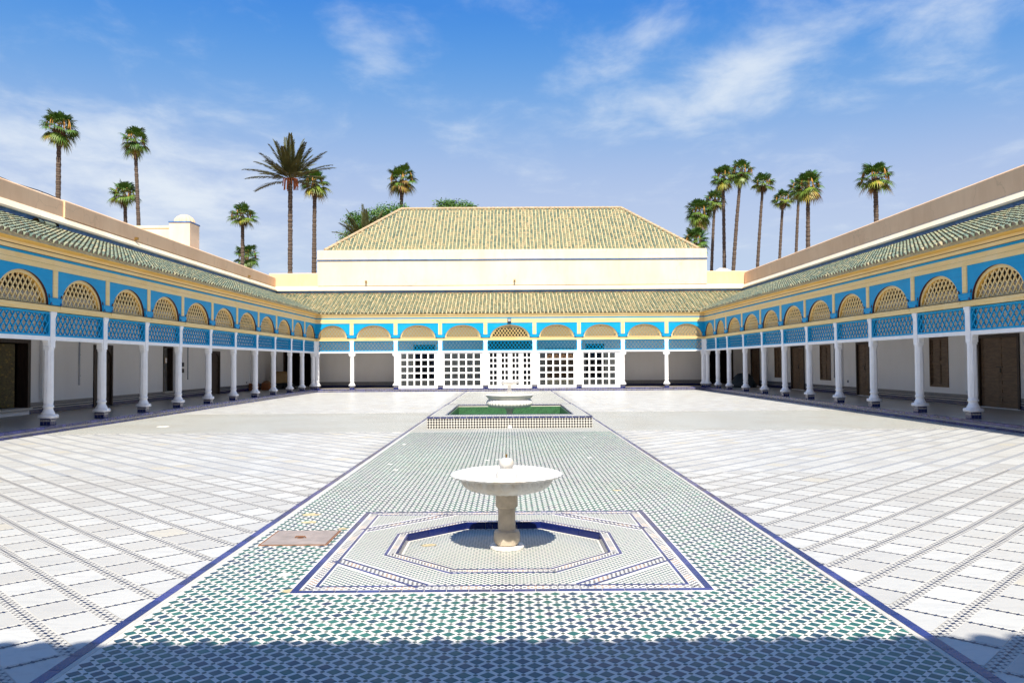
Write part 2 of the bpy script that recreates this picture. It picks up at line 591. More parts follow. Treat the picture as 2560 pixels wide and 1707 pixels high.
def scatter(parent, name, variants, places, mats, world, keep=300, rest=None):
    """places: (4x4 Matrix local to parent, variant index). The `keep` pieces largest in view become objects, the others one mesh."""
    W = world
    sized = sorted(range(len(places)), key=lambda i: -view_size(W @ places[i][0].translation))
    one = [i for i in sized[:keep] if view_size(W @ places[i][0].translation) > 0]
    single = set(one)
    for i in one:
        M, k = places[i]
        o = bpy.data.objects.new(name, variants[k])
        COL.objects.link(o)
        o.parent = parent
        o.matrix_basis = M
    arr = [mesh_arrays(x) for x in variants]
    mb = MB()
    for i in range(len(places)):
        if i in single:
            continue
        M, k = places[i]
        v, f, tn, mi = arr[k]
        A = np.array(M)
        vs = v @ A[:3, :3].T + A[:3, 3]
        o = len(mb.v)
        mb.v.extend(map(tuple, vs))
        mb.f.extend(tuple(j + o for j in q) for q in f)
        mb.t.extend(tn)
        mb.m.extend(mi)
    if mb.v:
        mb.build(rest or (name + '_field'), mats, parent, kind='stuff')

# ------------------------------------------------------------------ layout (metres; x right, y away from the camera, z up)
XL, XR, YB, YN = -11.2, 11.43, 45.4, 1.24       # the four lines of columns
KERB = 0.30                                     # kerb front before the column line
FL, FR, FB, FN = XL + KERB, XR - KERB, YB - KERB, YN + KERB
SX0, SX1 = -2.43, 2.46                          # mosaic walk down the middle
CY0, CY1 = 18.5, 25.7                           # cross walk
PX0, PX1, PY0, PY1 = -2.02, 2.06, 19.5, 25.5    # raised pool
QX, QY, QH = -0.055, 7.06, 1.49                 # square round the near fountain
YNEAR = 18.4                                    # tiles nearer than this are laid one by one
I4 = Matrix.Identity(4)
Z = lambda x, y, z=0: (x, y, z)

g = MB()
g.quad((-1500, -1500, -0.9), (1500, -1500, -0.9), (1500, 2500, -0.9), (-1500, 2500, -0.9))
g.build('ground', 'soil', kind='structure')


def rects(mb, lst, z, mi=0):
    for x0, x1, y0, y1 in lst:
        mb.quad((x0, y0, z), (x1, y0, z), (x1, y1, z), (x0, y1, z), mi)


# ---- marble paving, left and right of the walk
def marble_side(name, x0, x1, sgn, wide0, nar0, seed):
    rnd = random.Random(seed)
    e = MB()
    rects(e, [(x0, x1, FN - 1, 11.5)], 0.0)
    root = e.build(name, 'joint_white', kind='structure')
    e = MB()
    rects(e, [(x0, x1, 11.5, CY0), (x0, x1, CY1, FB + 0.1)], 0.0)
    e.build('far_joints', 'joint_far', root)
    PW, PNr, GW, GN = 0.366, 0.374, 0.090, 0.050
    s2 = math.sqrt(2)
    # w = (sgn*x + y)/sqrt2 across the wide joints, q = (y - sgn*x)/sqrt2 along them
    vars_ = []
    for k in range(7):
        a, b2, c = (PW - GW) / 2, (PNr - GN) / 2, 0.005
        mb = MB()
        tn = k / 6
        mb.add([(-a, -b2, -0.002), (a, -b2, -0.002), (a, b2, -0.002), (-a, b2, -0.002), (-a + c, -b2 + c, 0.0022), (a - c, -b2 + c, 0.0022), (a - c, b2 - c, 0.0022), (-a + c, b2 - c, 0.0022)],
               [(4, 5, 6, 7), (0, 1, 5, 4), (1, 2, 6, 5), (2, 3, 7, 6), (3, 0, 4, 7)], 0, tn)
        vars_.append(mb.mesh('slab', 'marble'))
    def inside(x, y):
        return x0 <= x <= x1 and (FN - 1 <= y <= CY0 or CY1 <= y <= FB + 0.05)
    places, cut = [], MB()
    wmax = 60
    stars = MB()
    ew = Vector((sgn, 1, 0)) / s2
    eq = Vector((-sgn, 1, 0)) / s2
    for i in range(-60, 140):
        for j in range(-60, 140):
            wc = wide0 + (i + 0.5) * PW
            qc = nar0 + (j + 0.5) * PNr
            x, y = sgn * (wc - qc) / s2, (wc + qc) / s2
            if not (x0 - 0.3 < x < x1 + 0.3 and FN - 1.3 < y < FB + 0.3):
                continue
            a, b2 = (PW - GW) / 2, (PNr - GN) / 2
            cs = [Vector((x, y, 0)) + ew * (p * a) + eq * (r * b2) for p, r in ((-1, -1), (1, -1), (1, 1), (-1, 1))]
            ins = [inside(p.x, p.y) for p in cs]
            k = min(5, int(rnd.random() * 6)) if rnd.random() > 0.035 else 6
            if all(ins):
                M = Matrix(((ew.x, eq.x, 0, x), (ew.y, eq.y, 0, y), (0, 0, 1, rnd.uniform(0, 0.0008)), (0, 0, 0, 1)))
                places.append((M, k))
            elif any(ins) or inside(x, y):
                # slab cut along the border
                ylo, yhi = (FN - 1, CY0) if y < (CY0 + CY1) / 2 else (CY1, FB + 0.05)
                pl = [(p.x, p.y) for p in cs]
                for ax, lim, sg in ((0, x0, 1), (0, x1, -1), (1, ylo, 1), (1, yhi, -1)):
                    out = []
                    for n in range(len(pl)):
                        p, r = pl[n], pl[(n + 1) % len(pl)]
                        dp, dr = (p[ax] - lim) * sg, (r[ax] - lim) * sg
                        if dp >= 0:
                            out.append(p)
                        if dp * dr < 0:
                            u = dp / (dp - dr)
                            out.append((p[0] + (r[0] - p[0]) * u, p[1] + (r[1] - p[1]) * u))
                    pl = out
                    if len(pl) < 3:
                        break
                if len(pl) >= 3:
                    cut.poly([(p[0], p[1], 0.0024) for p in pl], 0, k / 6)
            # navy star and hourglass pieces in the joints
            if y < 11.4:
                def star(P, r):
                    pts = []
                    for n in range(8):
                        an = math.pi * n / 4
                        rr = r if n % 2 == 0 else r * 0.48
                        d = ew * math.cos(an) + eq * math.sin(an)
                        pts.append((P.x + d.x * rr, P.y + d.y * rr, 0.0012))
                    stars.poly(pts)
                def glass_(P, e1, e2, r):
                    stars.poly([tuple(P + e1 * (s1 * r) + e2 * (s2_ * r) + Vector((0, 0, 0.0012))) for s1, s2_ in ((-1, -1), (0, -0.25), (1, -1), (0.45, 0), (1, 1), (0, 0.25), (-1, 1), (-0.45, 0))])
                C = Vector((x, y, 0))
                nb = C + eq * (PNr / 2)                     # narrow joint beyond the slab
                for n in range(5):
                    P = nb + ew * ((n - 2) * 0.056)
                    if inside(P.x, P.y):
                        star(P, 0.0265)
                    P = P + ew * 0.028
                    if inside(P.x, P.y) and n < 4:
                        glass_(P, ew, eq, 0.0155)
                wb = C + ew * (PW / 2)                      # wide joint
                for n in range(6):
                    P = wb + eq * ((n - 2.5) * PNr / 6)
                    if inside(P.x, P.y):
                        star(P, 0.025)
                        for sd_ in (-1, 1):
                            glass_(P + ew * (sd_ * 0.031) + eq * (PNr / 12), eq, ew, 0.0135)
    if cut.v:
        cut.build('border_slab', 'marble', root, kind='stuff')
    scatter(root, 'marble_slab', vars_, places, 'marble', I4, 300, 'marble_slab_field')
    stars.build('joint_mosaic', 'navy_piece', root, kind='stuff')
    return root


marble_side('marble_pavement', FL - 0.05, SX0, 1, 1.044, 4.881 - 0.374 * 20, 3)
marble_side('marble_pavement', SX1, FR + 0.05, -1, 1.508 - 0.366, 5.415 - 0.374 * 20, 4)

# ---- the mosaic walk
e = MB()
rects(e, [(SX0, QX - QH, FN - 1, YNEAR), (QX + QH, SX1, FN - 1, YNEAR), (QX - QH, QX + QH, FN - 1, QY - QH), (QX - QH, QX + QH, QY + QH, YNEAR)], 0.0)


def octa(ap, cx=QX, cy=QY):
    r = ap / math.cos(math.pi / 8)
    return [(cx + r * math.cos(math.pi / 8 + k * math.pi / 4), cy + r * math.sin(math.pi / 8 + k * math.pi / 4)) for k in range(8)]


AP_IN = 0.90                                    # inner edge of the sunk basin
o8 = octa(AP_IN)
sq = [(QX + QH, QY + QH * math.tan(math.pi / 8)), (QX + QH * math.tan(math.pi / 8), QY + QH)]
big = octa(QH)
for k in range(8):
    j = (k + 1) % 8
    e.quad((*o8[k], 0), (*big[k], 0), (*big[j], 0), (*o8[j], 0))
for sx in (-1, 1):
    for sy in (-1, 1):
        e.poly([(QX + sx * QH, QY + sy * QH, 0), (QX + sx * QH, QY + sy * QH * 0.41421, 0), (QX + sx * QH * 0.41421, QY + sy * QH, 0)])
walk = e.build('mosaic_path', 'mosaic_white', kind='structure')
e = MB()
rects(e, [(SX0, SX1, YNEAR, PY0), (SX0, PX0, PY0, PY1), (PX1, SX1, PY0, PY1), (SX0, SX1, PY1, FB + 0.1)], 0.0)
e.build('far_mosaic', 'mosaic_far', walk)
e = MB()
rects(e, [(FL - 0.05, SX0, CY0, CY1), (SX1, FR + 0.05, CY0, CY1)], 0.0)
cross = e.build('cross_path', 'mosaic_far', kind='structure')
e = MB()
for x0, x1 in ((FL - 0.05, SX0), (SX1, FR + 0.05)):
    for y in (CY0, CY1):
        e.box(x0, x1, y - 0.03, y + 0.03, -0.01, 0.002)
e.build('border_line', 'kerb_white', cross)

P = 0.123
hd = P * 0.345
zv = []
for k in range(9):
    mb = MB()
    c = 0.0025
    mb.add([(-hd, 0, -0.0006), (0, -hd, -0.0006), (hd, 0, -0.0006), (0, hd, -0.0006), (-hd + c, 0, 0.0012), (0, -hd + c, 0.0012), (hd - c, 0, 0.0012), (0, hd - c, 0.0012)],
           [(4, 5, 6, 7), (0, 1, 5, 4), (1, 2, 6, 5), (2, 3, 7, 6), (3, 0, 4, 7)], 0, k / 8)
    zv.append(mb.mesh('tile', 'zellige'))
rnd = random.Random(11)
places, dots, cutz = [], MB(), MB()
BX0, BX1 = SX0 + 0.112, SX1 - 0.112
for i in range(-42, 42):
    for j in range(0, 270):
        x, y = i * P / 2 + 0.005, 2.0 + j * P / 2
        if y > YNEAR or not (BX0 < x < BX1):
            continue
        if abs(x - QX) < QH + 0.012 and abs(y - QY) < QH + 0.012:
            continue
        if -2.24 < x < -1.60 and 7.00 < y < 7.64:
            continue
        if (i + j) % 2 == 0:
            d = min(x - BX0, BX1 - x)
            zone = 1.6 * math.sin(x * 1.7 + 0.6) * math.sin(y * 0.9 + x * 0.5)
            k = min(8, max(0, int(rnd.gauss(4.3 + zone, 1.9))))
            if rnd.random() < 0.0012:
                continue
            M = Matrix.Translation((x + rnd.uniform(-1, 1) * 0.0012, y + rnd.uniform(-1, 1) * 0.0012, rnd.uniform(-0.0002, 0.0004))) @ Matrix.Rotation(rnd.uniform(-0.03, 0.03), 4, 'Z')
            if d < hd:
                s_ = 1 if x < 0 else -1
                cutz.poly([(x - s_ * d, y - (hd - d), 0.0012), (x - s_ * d, y + (hd - d), 0.0012), (x, y + hd, 0.0012), (x + s_ * hd, y, 0.0012), (x, y - hd, 0.0012)], 0, k / 8)
            else:
                places.append((M, k))
        else:
            q = 0.0125
            dots.poly([(x - q, y - q * 0.35, 0.001), (x - q * 0.35, y - q, 0.001), (x + q * 0.35, y - q, 0.001), (x + q, y - q * 0.35, 0.001),
                       (x + q, y + q * 0.35, 0.001), (x + q * 0.35, y + q, 0.001), (x - q * 0.35, y + q, 0.001), (x - q, y + q * 0.35, 0.001)])
scatter(walk, 'diamond_tile', zv, places, 'zellige', I4, 300, 'diamond_tile_field')
cutz.build('border_tile', 'zellige', walk, kind='stuff')
dots.build('dot_tile', 'dot', walk, kind='stuff')

# blue line of tiles along both edges of the walk, white line inside it
lt = []
for k in range(5):
    mb = MB()
    mb.box(-0.034, 0.034, -0.097, 0.097, -0.004, 0.003, 0, k / 4)
    lt.append(mb.mesh('edge', 'blue_tile'))
places = []
for x in (SX0 + 0.036, SX1 - 0.036):
    y = 2.1
    while y < FB:
        if not (PY0 - 0.6 < y < PY1 + 0.2) or True:
            places.append((Matrix.Translation((x + rnd.uniform(-1, 1) * 0.002, y, 0)), rnd.randrange(5)))
        y += 0.2
scatter(walk, 'edge_tile', lt, places, 'blue_tile', I4, 120, 'edge_tile_line')
e = MB()
for x in (SX0 + 0.09, SX1 - 0.09):
    e.box(x - 0.017, x + 0.017, 2, FB, -0.004, 0.002)
e.build('white_line', 'joint_white', walk)

# ---- the square of fine mosaic and the sunk octagon
fine, blue, chk, wl = MB(), MB(), MB(), MB()


def band(p, q, off0, off1, inward, z0, z1, mb, step=None, tn=None):
    """strip beside the line p-q, from off0 to off1 towards inward, cut in tiles of length step with mitred ends left to the caller"""
    p, q = Vector((*p, 0)), Vector((*q, 0))
    d = (q - p)
    L = d.length
    d.normalize()
    n = Vector((*inward, 0))
    n = (n - d * n.dot(d)).normalized()
    k = max(1, round(L / step)) if step else 1
    for i in range(k):
        a, b2 = i * L / k + 0.0015, (i + 1) * L / k - 0.0015
        c = p + d * ((a + b2) / 2) + n * ((off0 + off1) / 2) + Vector((0, 0, (z0 + z1) / 2))
        mb.rot_box(c, (d, n, Vector((0, 0, 1))), ((b2 - a) / 2, (off1 - off0) / 2, (z1 - z0) / 2), 0, rnd.random() if tn is None else tn)


def checks(p, q, off0, off1, inward):
    """little navy, white and orange squares in three rows"""
    p, q = Vector((*p, 0)), Vector((*q, 0))
    d = q - p
    L = d.length
    d.normalize()
    n = Vector((*inward, 0))
    n = (n - d * n.dot(d)).normalized()
    rows = 3
    h = (off1 - off0) / rows
    cnt = int(L / h / 1.2)
    for i in range(cnt):
        for r in range(rows):
            if (i + r) % 2:
                continue
            c = p + d * ((i + 0.5) * L / cnt) + n * (off0 + (r + 0.5) * h)
            mi = 1 if (i // 6) % 3 == 1 else 0
            s_ = h * 0.46
            chk.add([tuple(c + d * (a * s_) + n * (b2 * s_) + Vector((0, 0, 0.0014))) for a, b2 in ((-1, -1), (1, -1), (1, 1), (-1, 1))], [(0, 1, 2, 3)], mi)


c4 = [(QX - QH, QY - QH), (QX + QH, QY - QH), (QX + QH, QY + QH), (QX - QH, QY + QH)]
for k in range(4):
    p, q = c4[k], c4[(k + 1) % 4]
    inn = (QX - (p[0] + q[0]) / 2, QY - (p[1] + q[1]) / 2)
    d = Vector((q[0] - p[0], q[1] - p[1], 0)).normalized()
    c_ = 0.0535 if k % 2 else 0.0
    band((p[0] + d.x * c_, p[1] + d.y * c_), (q[0] - d.x * c_, q[1] - d.y * c_), 0.0, 0.052, inn, -0.004, 0.003, blue, 0.16)
    pi, qi = (p[0] + d.x * 0.07, p[1] + d.y * 0.07), (q[0] - d.x * 0.07, q[1] - d.y * 0.07)
    checks(pi, qi, 0.070, 0.136, inn)
    c_ = 0.1675 if k % 2 else 0.142
    pi, qi = (p[0] + d.x * c_, p[1] + d.y * c_), (q[0] - d.x * c_, q[1] - d.y * c_)
    band(pi, qi, 0.142, 0.166, inn, -0.004, 0.0026, blue, 0.16)
AP2 = QH - 0.17
b8 = octa(AP2)
for k in range(8):
    p, q = b8[k], b8[(k + 1) % 8]
    inn = (QX - (p[0] + q[0]) / 2, QY - (p[1] + q[1]) / 2)
    if k % 2 == 0:      # the four slanting sides
        band(p, q, 0.0, 0.024, inn, -0.004, 0.0022, blue, 0.16)
        checks(p, q, -0.068, -0.004, inn)
        band(p, q, -0.096, -0.072, inn, -0.004, 0.0022, blue, 0.16)
m8 = octa(1.0)
for k in range(8):
    p, q = m8[k], m8[(k + 1) % 8]
    inn = (QX - (p[0] + q[0]) / 2, QY - (p[1] + q[1]) / 2)
    band(p, q, 0.0, 0.026, inn, -0.004, 0.0022, blue, 0.16)
    i8 = octa(0.965)
    checks(i8[k], i8[(k + 1) % 8], 0.0, 0.048, inn)
    e8 = octa(0.905)
    band(o8[k], o8[(k + 1) % 8], -0.008, 0.004, inn, -0.02, 0.007, blue, 0.19)


def in_octa(x, y, ap):
    dx_, dy_ = abs(x - QX), abs(y - QY)
    return dx_ < ap and dy_ < ap and (dx_ + dy_) < ap * math.sqrt(2)


pf = 0.052
n = int(QH / (pf / 2)) + 1
for i in range(-n, n + 1):
    for j in range(-n, n + 1):
        if (i + j) % 2:
            continue
        x, y = QX + i * pf / 2, QY + j * pf / 2
        q = pf * 0.315
        if in_octa(x, y, AP_IN - 0.03):
            z = -0.0588
        elif in_octa(x, y, 1.01):
            continue
        elif abs(x - QX) < QH - 0.185 and abs(y - QY) < QH - 0.185:
            sl = (abs(x - QX) + abs(y - QY)) / math.sqrt(2)
            if AP2 - 0.042 < sl < AP2 + 0.115:
                continue
            z = 0.0012
        else:
            continue
        fine.poly([(x - q, y, z), (x, y - q, z), (x + q, y, z), (x, y + q, z)], 0, min(1, max(0, rnd.gauss(0.45, 0.16))))
fine.build('fine_mosaic', 'zellige', walk, kind='stuff')
blue.build('mosaic_line', 'blue_tile', walk, kind='stuff')
chk.build('check_mosaic', ['navy_piece', 'orange_piece'], walk, kind='stuff')
e = MB()
e.poly([(x, y, -0.06) for x, y in o8])
e.build('basin_floor', 'mosaic_white', walk)
bw = None
for k in range(8):
    p, q = Vector((*o8[k], 0)), Vector((*o8[(k + 1) % 8], 0))
    d = (q - p).normalized()
    L = (q - p).length
    nrm = Vector((QX - (p.x + q.x) / 2, QY - (p.y + q.y) / 2, 0)).normalized()
    cuts = [0, 0.245, 0.49, 0.56, L] if k % 2 else [0, 0.25, 0.5, L]
    for a, b2 in zip(cuts, cuts[1:]):
        t_ = MB()
        t_.rot_box(p + d * ((a + b2) / 2) + nrm * 0.004 + Vector((0, 0, -0.031)), (d, nrm, Vector((0, 0, 1))), ((b2 - a) / 2 - 0.003, 0.006, 0.028), 0, rnd.uniform(0.1, 0.6))
        t_.build('basin_wall_tile', 'blue_tile', walk)
    t_ = MB()
    t_.rot_box((p + q) / 2 + nrm * -0.004 + Vector((0, 0, -0.03)), (d, nrm, Vector((0, 0, 1))), (L / 2, 0.005, 0.032))
    t_.build('basin_wall', 'grout', walk)

# ---- manhole cover in the walk
mh = thing('manhole_cover', 'square rusty pink metal cover set in the green mosaic beside the fountain square', 'manhole cover', (-1.92, 7.32, 0.0))
e = MB()
e.box(-0.285, 0.285, -0.285, 0.285, -0.01, 0.009)
e.build('plate', 'manhole', mh)
e = MB()
for a in (0, 1):
    for s_ in (-1, 1):
        if a:
            e.box(s_ * 0.296 - 0.01, s_ * 0.296 + 0.01, -0.306, 0.306, -0.01, 0.006)
        else:
            e.box(-0.286, 0.286, s_ * 0.296 - 0.01, s_ * 0.296 + 0.01, -0.01, 0.006)
e.build('frame', 'rust', mh)
e = MB()
e.tube([(-0.05, -0.03, 0.010), (-0.04, -0.03, 0.022), (0.04, -0.03, 0.022), (0.05, -0.03, 0.010)], 0.007, 6)
e.lathe([(0.03, 0.0085), (0.03, 0.0105)], 14, (0, -0.03))
e.build('handle', 'rust', mh)

# ------------------------------------------------------------------ near fountain
def shade_auto(o, ang=40):
    me = o.data
    me.shade_smooth()
    try:
        me.set_sharp_from_angle(angle=R(ang))
    except Exception:
        pass
    return o


nf = thing('marble_fountain', 'near marble fountain with shallow scalloped bowl on a short column in the sunk octagon', 'fountain', (-0.025, 7.14, -0.06), group='marble fountains')
e = MB()
e.lathe([(0.150, 0.0), (0.158, 0.004), (0.158, 0.024), (0.150, 0.030)], 16)
shade_auto(e.build('foot', 'fountain_white', nf))
e = MB()
e.lathe([(0.085, 0.030), (0.108, 0.040), (0.119, 0.070), (0.120, 0.105), (0.117, 0.135), (0.108, 0.155), (0.082, 0.165), (0.079, 0.175), (0.078, 0.30), (0.079, 0.362), (0.088, 0.364),
         (0.098, 0.372), (0.100, 0.380), (0.100, 0.50)], 32)
shade_auto(e.build('pedestal', 'fountain_stem', nf))
N = 144
def fl(a, k):
    if k < 1:
        return 1.0
    if k <= 5:
        return 1 + 0.085 * abs(math.sin(a * 13)) - 0.04
    if k <= 9:
        return 1 + 0.040 * abs(math.sin(a * 16)) - 0.02
    return 1.0
prof = [(0.10, 0.488), (0.22, 0.500), (0.315, 0.525), (0.372, 0.560), (0.398, 0.600), (0.402, 0.632), (0.470, 0.640), (0.497, 0.652), (0.500, 0.660), (0.488, 0.670), (0.44, 0.683), (0.425, 0.684),
        (0.405, 0.672), (0.36, 0.645), (0.25, 0.615), (0.09, 0.600)]
e = MB()
e.lathe(prof, N, flute=fl)
shade_auto(e.build('bowl', 'fountain_marble', nf), 50)
e = MB()
e.lathe([(0.086, 0.600), (0.087, 0.655), (0.083, 0.668), (0.070, 0.690), (0.058, 0.708), (0.050, 0.716), (0.056, 0.728), (0.061, 0.748), (0.060, 0.768), (0.052, 0.788), (0.036, 0.801), (0.012, 0.807)], 28)
fo_ = shade_auto(e.build('finial', 'fountain_marble', nf), 60)
fo_.scale = (1.12, 1.12, 1.0)
e = MB()
e.lathe([(0.008, 0.806), (0.008, 0.826), (0.011, 0.828), (0.011, 0.838)], 8)
e.build('nozzle', 'brass', nf)

# ------------------------------------------------------------------ raised pool with the second fountain
PH = 0.27
pool = thing('tiled_pool', 'low rectangular pool with black and white chequered tile front and green inside', 'pool', ((PX0 + PX1) / 2, (PY0 + PY1) / 2, 0))
px, py = (PX1 - PX0) / 2, (PY1 - PY0) / 2
ix, iy0, iy1 = px - 0.43, -py + 0.85, py - 0.55
e = MB()
for x0, x1, y0, y1 in ((-px, px, -py, iy0), (-px, px, iy1, py), (-px, -ix, iy0, iy1), (ix, px, iy0, iy1)):
    e.box(x0, x1, y0, y1, -0.4, PH)
e.build('wall', 'mosaic_white', pool)
e = MB()
for x0, x1, y0, y1 in ((-px + 0.06, px - 0.06, -py + 0.06, iy0 - 0.05), (-px + 0.06, px - 0.06, iy1 + 0.05, py - 0.06), (-px + 0.06, -ix - 0.05, iy0 - 0.05, iy1 + 0.05), (ix + 0.05, px - 0.06, iy0 - 0.05, iy1 + 0.05)):
    e.quad((x0, y0, PH + 0.004), (x1, y0, PH + 0.004), (x1, y1, PH + 0.004), (x0, y1, PH + 0.004))
e.build('rim_mosaic', 'mosaic_far', pool)
e = MB()
for y in (-py, py):
    for k in range(int(2 * px / 0.16)):
        x = -px + (k + 0.5) * 2 * px / int(2 * px / 0.16)
        e.box(x - 0.077, x + 0.077, y - 0.012 if y < 0 else y - 0.045, y + 0.045 if y < 0 else y + 0.012, PH - 0.022, PH + 0.010, 0, rnd.random())
for x in (-px, px):
    for k in range(int((2 * py - 0.1) / 0.16)):
        y = -py + 0.05 + (k + 0.5) * (2 * py - 0.1) / int((2 * py - 0.1) / 0.16)
        e.box(x - 0.012 if x < 0 else x - 0.045, x + 0.045 if x < 0 else x + 0.012, y - 0.077, y + 0.077, PH - 0.022, PH + 0.010, 0, rnd.random())
e.build('edge_tile_line', 'blue_tile', pool, kind='stuff')
e = MB()
for x0, x1, y0, y1 in ((-ix - 0.04, ix + 0.04, iy0 - 0.04, iy0), (-ix - 0.04, ix + 0.04, iy1, iy1 + 0.04), (-ix - 0.04, -ix, iy0, iy1), (ix, ix + 0.04, iy0, iy1)):
    e.box(x0, x1, y0, y1, PH - 0.02, PH + 0.012, 0, 0.5)
e.build('inner_edge', 'blue_tile', pool)
e = MB()
sp_ = 2 * px / 61
for i in range(61):
    for r in range(4):
        x, z = -px + (i + 0.5) * sp_, 0.025 + r * 0.062
        q = 0.0305
        e.add([(x - q, -py - 0.004, z), (x, -py - 0.004, z - q), (x + q, -py - 0.004, z), (x, -py - 0.004, z + q),
               (x - q, -py + 0.004, z), (x, -py + 0.004, z - q), (x + q, -py + 0.004, z), (x, -py + 0.004, z + q)], [(0, 1, 2, 3), (0, 4, 5, 1), (1, 5, 6, 2), (2, 6, 7, 3), (3, 7, 4, 0)])
for sx in (-1, 1):
    for i in range(int(2 * py / sp_)):
        for r in range(4):
            y, z = -py + (i + 0.5) * sp_, 0.025 + r * 0.062
            q = 0.0305
            e.quad((sx * (px + 0.004), y - q, z), (sx * (px + 0.004), y, z - q), (sx * (px + 0.004), y + q, z), (sx * (px + 0.004), y, z + q))
e.build('diamond_check', 'pool_black', pool, kind='stuff')
e = MB()
T_ = 0.012
e.box(-ix, ix, iy1 - T_, iy1 - 0.001, -0.38, PH - 0.045)
e.box(-ix, ix, iy0 + 0.001, iy0 + T_, -0.38, PH - 0.045)
e.box(-ix + 0.001, -ix + T_, iy0 + T_, iy1 - T_, -0.38, PH - 0.045)
e.box(ix - T_, ix - 0.001, iy0 + T_, iy1 - T_, -0.38, PH - 0.045)
e.box(-ix, ix, iy0, iy1, -0.42, -0.38)
e.build('inner_tiling', 'pool_green', pool)
e = MB()
nx, ny = 30, 40
e.add([(-ix + T_ + (2 * ix - 2 * T_) * i / nx, iy0 + T_ + (iy1 - iy0 - 2 * T_) * j / ny, -0.06) for j in range(ny + 1) for i in range(nx + 1)],
      [(j * (nx + 1) + i, j * (nx + 1) + i + 1, (j + 1) * (nx + 1) + i + 1, (j + 1) * (nx + 1) + i) for j in range(ny) for i in range(nx)])
e.build('water', 'water', pool)
e = MB()
e.prism([(-0.05, -0.04), (0.05, -0.04), (0.06, 0.02), (0.03, 0.05), (-0.03, 0.05), (-0.06, 0.02)], 0.0, 0.03)
e.lathe([(0.03, 0.03), (0.035, 0.05), (0.022, 0.07), (0.01, 0.075)], 10)
sp = e.build('spout', 'fountain_white', pool)
sp.location = (0.0, -py - 0.05, 0.0)

ff = thing('marble_fountain', 'far two tier white stone fountain with fluted bowl standing in the tiled pool', 'fountain', (0.02, (PY0 + PY1) / 2 - 0.1, -0.38), group='marble fountains')
z0 = 0.38
e = MB()
e.lathe([(0.24, 0.0), (0.24, 0.12), (0.12, 0.15), (0.09, 0.22), (0.085, z0 + 0.22), (0.11, z0 + 0.28), (0.16, z0 + 0.345)], 24)
shade_auto(e.build('stem', 'fountain_white', ff))
e = MB()
def fl2(a, k):
    return 1 + (0.035 * abs(math.sin(a * 18)) - 0.02 if 1 <= k <= 6 else 0)
e.lathe([(0.15, z0 + 0.34), (0.47, z0 + 0.345), (0.58, z0 + 0.365), (0.63, z0 + 0.40), (0.648, z0 + 0.45), (0.645, z0 + 0.51), (0.622, z0 + 0.55), (0.595, z0 + 0.565), (0.60, z0 + 0.59), (0.65, z0 + 0.65), (0.685, z0 + 0.68),
         (0.685, z0 + 0.70), (0.66, z0 + 0.705), (0.58, z0 + 0.67), (0.30, z0 + 0.63), (0.10, z0 + 0.62)], 144, flute=fl2)
shade_auto(e.build('bowl', 'fountain_white', ff), 50)
e = MB()
e.lathe([(0.085, z0 + 0.62), (0.085, z0 + 0.70), (0.075, z0 + 0.73), (0.055, z0 + 0.745), (0.07, z0 + 0.78), (0.072, z0 + 0.82), (0.055, z0 + 0.86), (0.045, z0 + 0.875), (0.052, z0 + 0.90), (0.060, z0 + 0.965)], 24)
shade_auto(e.build('upper_stem', 'fountain_white', ff))
e = MB()
e.lathe([(0.06, z0 + 0.955), (0.14, z0 + 0.975), (0.22, z0 + 1.015), (0.265, z0 + 1.045), (0.268, z0 + 1.06), (0.25, z0 + 1.06), (0.16, z0 + 1.03), (0.03, z0 + 1.02)], 48)
shade_auto(e.build('upper_bowl', 'fountain_white', ff), 50)
e = MB()
for k in range(9):
    a, zz = 0.5 + 0.02 * math.sin(k * 3), 0
    e.tube([(0.33 + 0.012 * math.sin(k * 5), -0.34, z0 + 0.46 - k * 0.055), (0.335 + 0.012 * math.sin(k * 5 + 1), -0.345, z0 + 0.42 - k * 0.055)], 0.008, 5)
e.build('dripping_water', 'glass', ff)

# ------------------------------------------------------------------ arcades
# local frame of an arcade: u to the right, d away from the court, z up; columns stand on d = 0
ZF, GD = 0.16, 3.15                              # gallery floor height, depth to the wall
EAVE_D, EAVE_Z, TOP_Z = -0.27, 4.45, 5.88
SLOPE = math.atan2(TOP_Z - EAVE_Z, GD - EAVE_D)
SLEN = math.hypot(TOP_Z - EAVE_Z, GD - EAVE_D)

# one column: shaft with post (the part) and plinth, base, capital (its sub-parts)
e = MB()
prof = [(0.100, 0.53), (0.103, 0.56), (0.105, 0.60), (0.101, 1.70), (0.098, 1.84), (0.100, 1.86), (0.100, 1.88)]
e.lathe(prof, 40, flute=lambda a, k: (1 + 0.035 * math.cos(a * 20)) / max(0.93, math.cos(((a + math.pi / 8) % (math.pi / 4)) - math.pi / 8)))
e.box(-0.10, 0.10, -0.10, 0.10, 1.88, 2.62)
ME_SHAFT = e.mesh('column', 'paint_white')
e = MB()
e.box(-0.125, 0.125, -0.125, 0.125, 0.0, 0.17, 0, 0.2)
for s in (-1, 1):
    for ax in (0, 1):
        def pt(a, b_, z):
            return (a, s * b_, z) if ax == 0 else (s * b_, a, z)
        e.quad(pt(-0.115, 0.1275, 0.098), pt(0.115, 0.1275, 0.098), pt(0.115, 0.1275, 0.135), pt(-0.115, 0.1275, 0.135), 1)
        for k in range(6):
            a = -0.096 + k * 0.0384
            e.quad(pt(a - 0.015, 0.129, 0.1165), pt(a, 0.129, 0.102), pt(a + 0.015, 0.129, 0.1165), pt(a, 0.129, 0.131), 2)
        for a in (-0.042, 0.042):
            e.quad(pt(a - 0.0015, 0.1272, 0.004), pt(a + 0.0015, 0.1272, 0.004), pt(a + 0.0015, 0.1272, 0.092), pt(a - 0.0015, 0.1272, 0.092), 1)
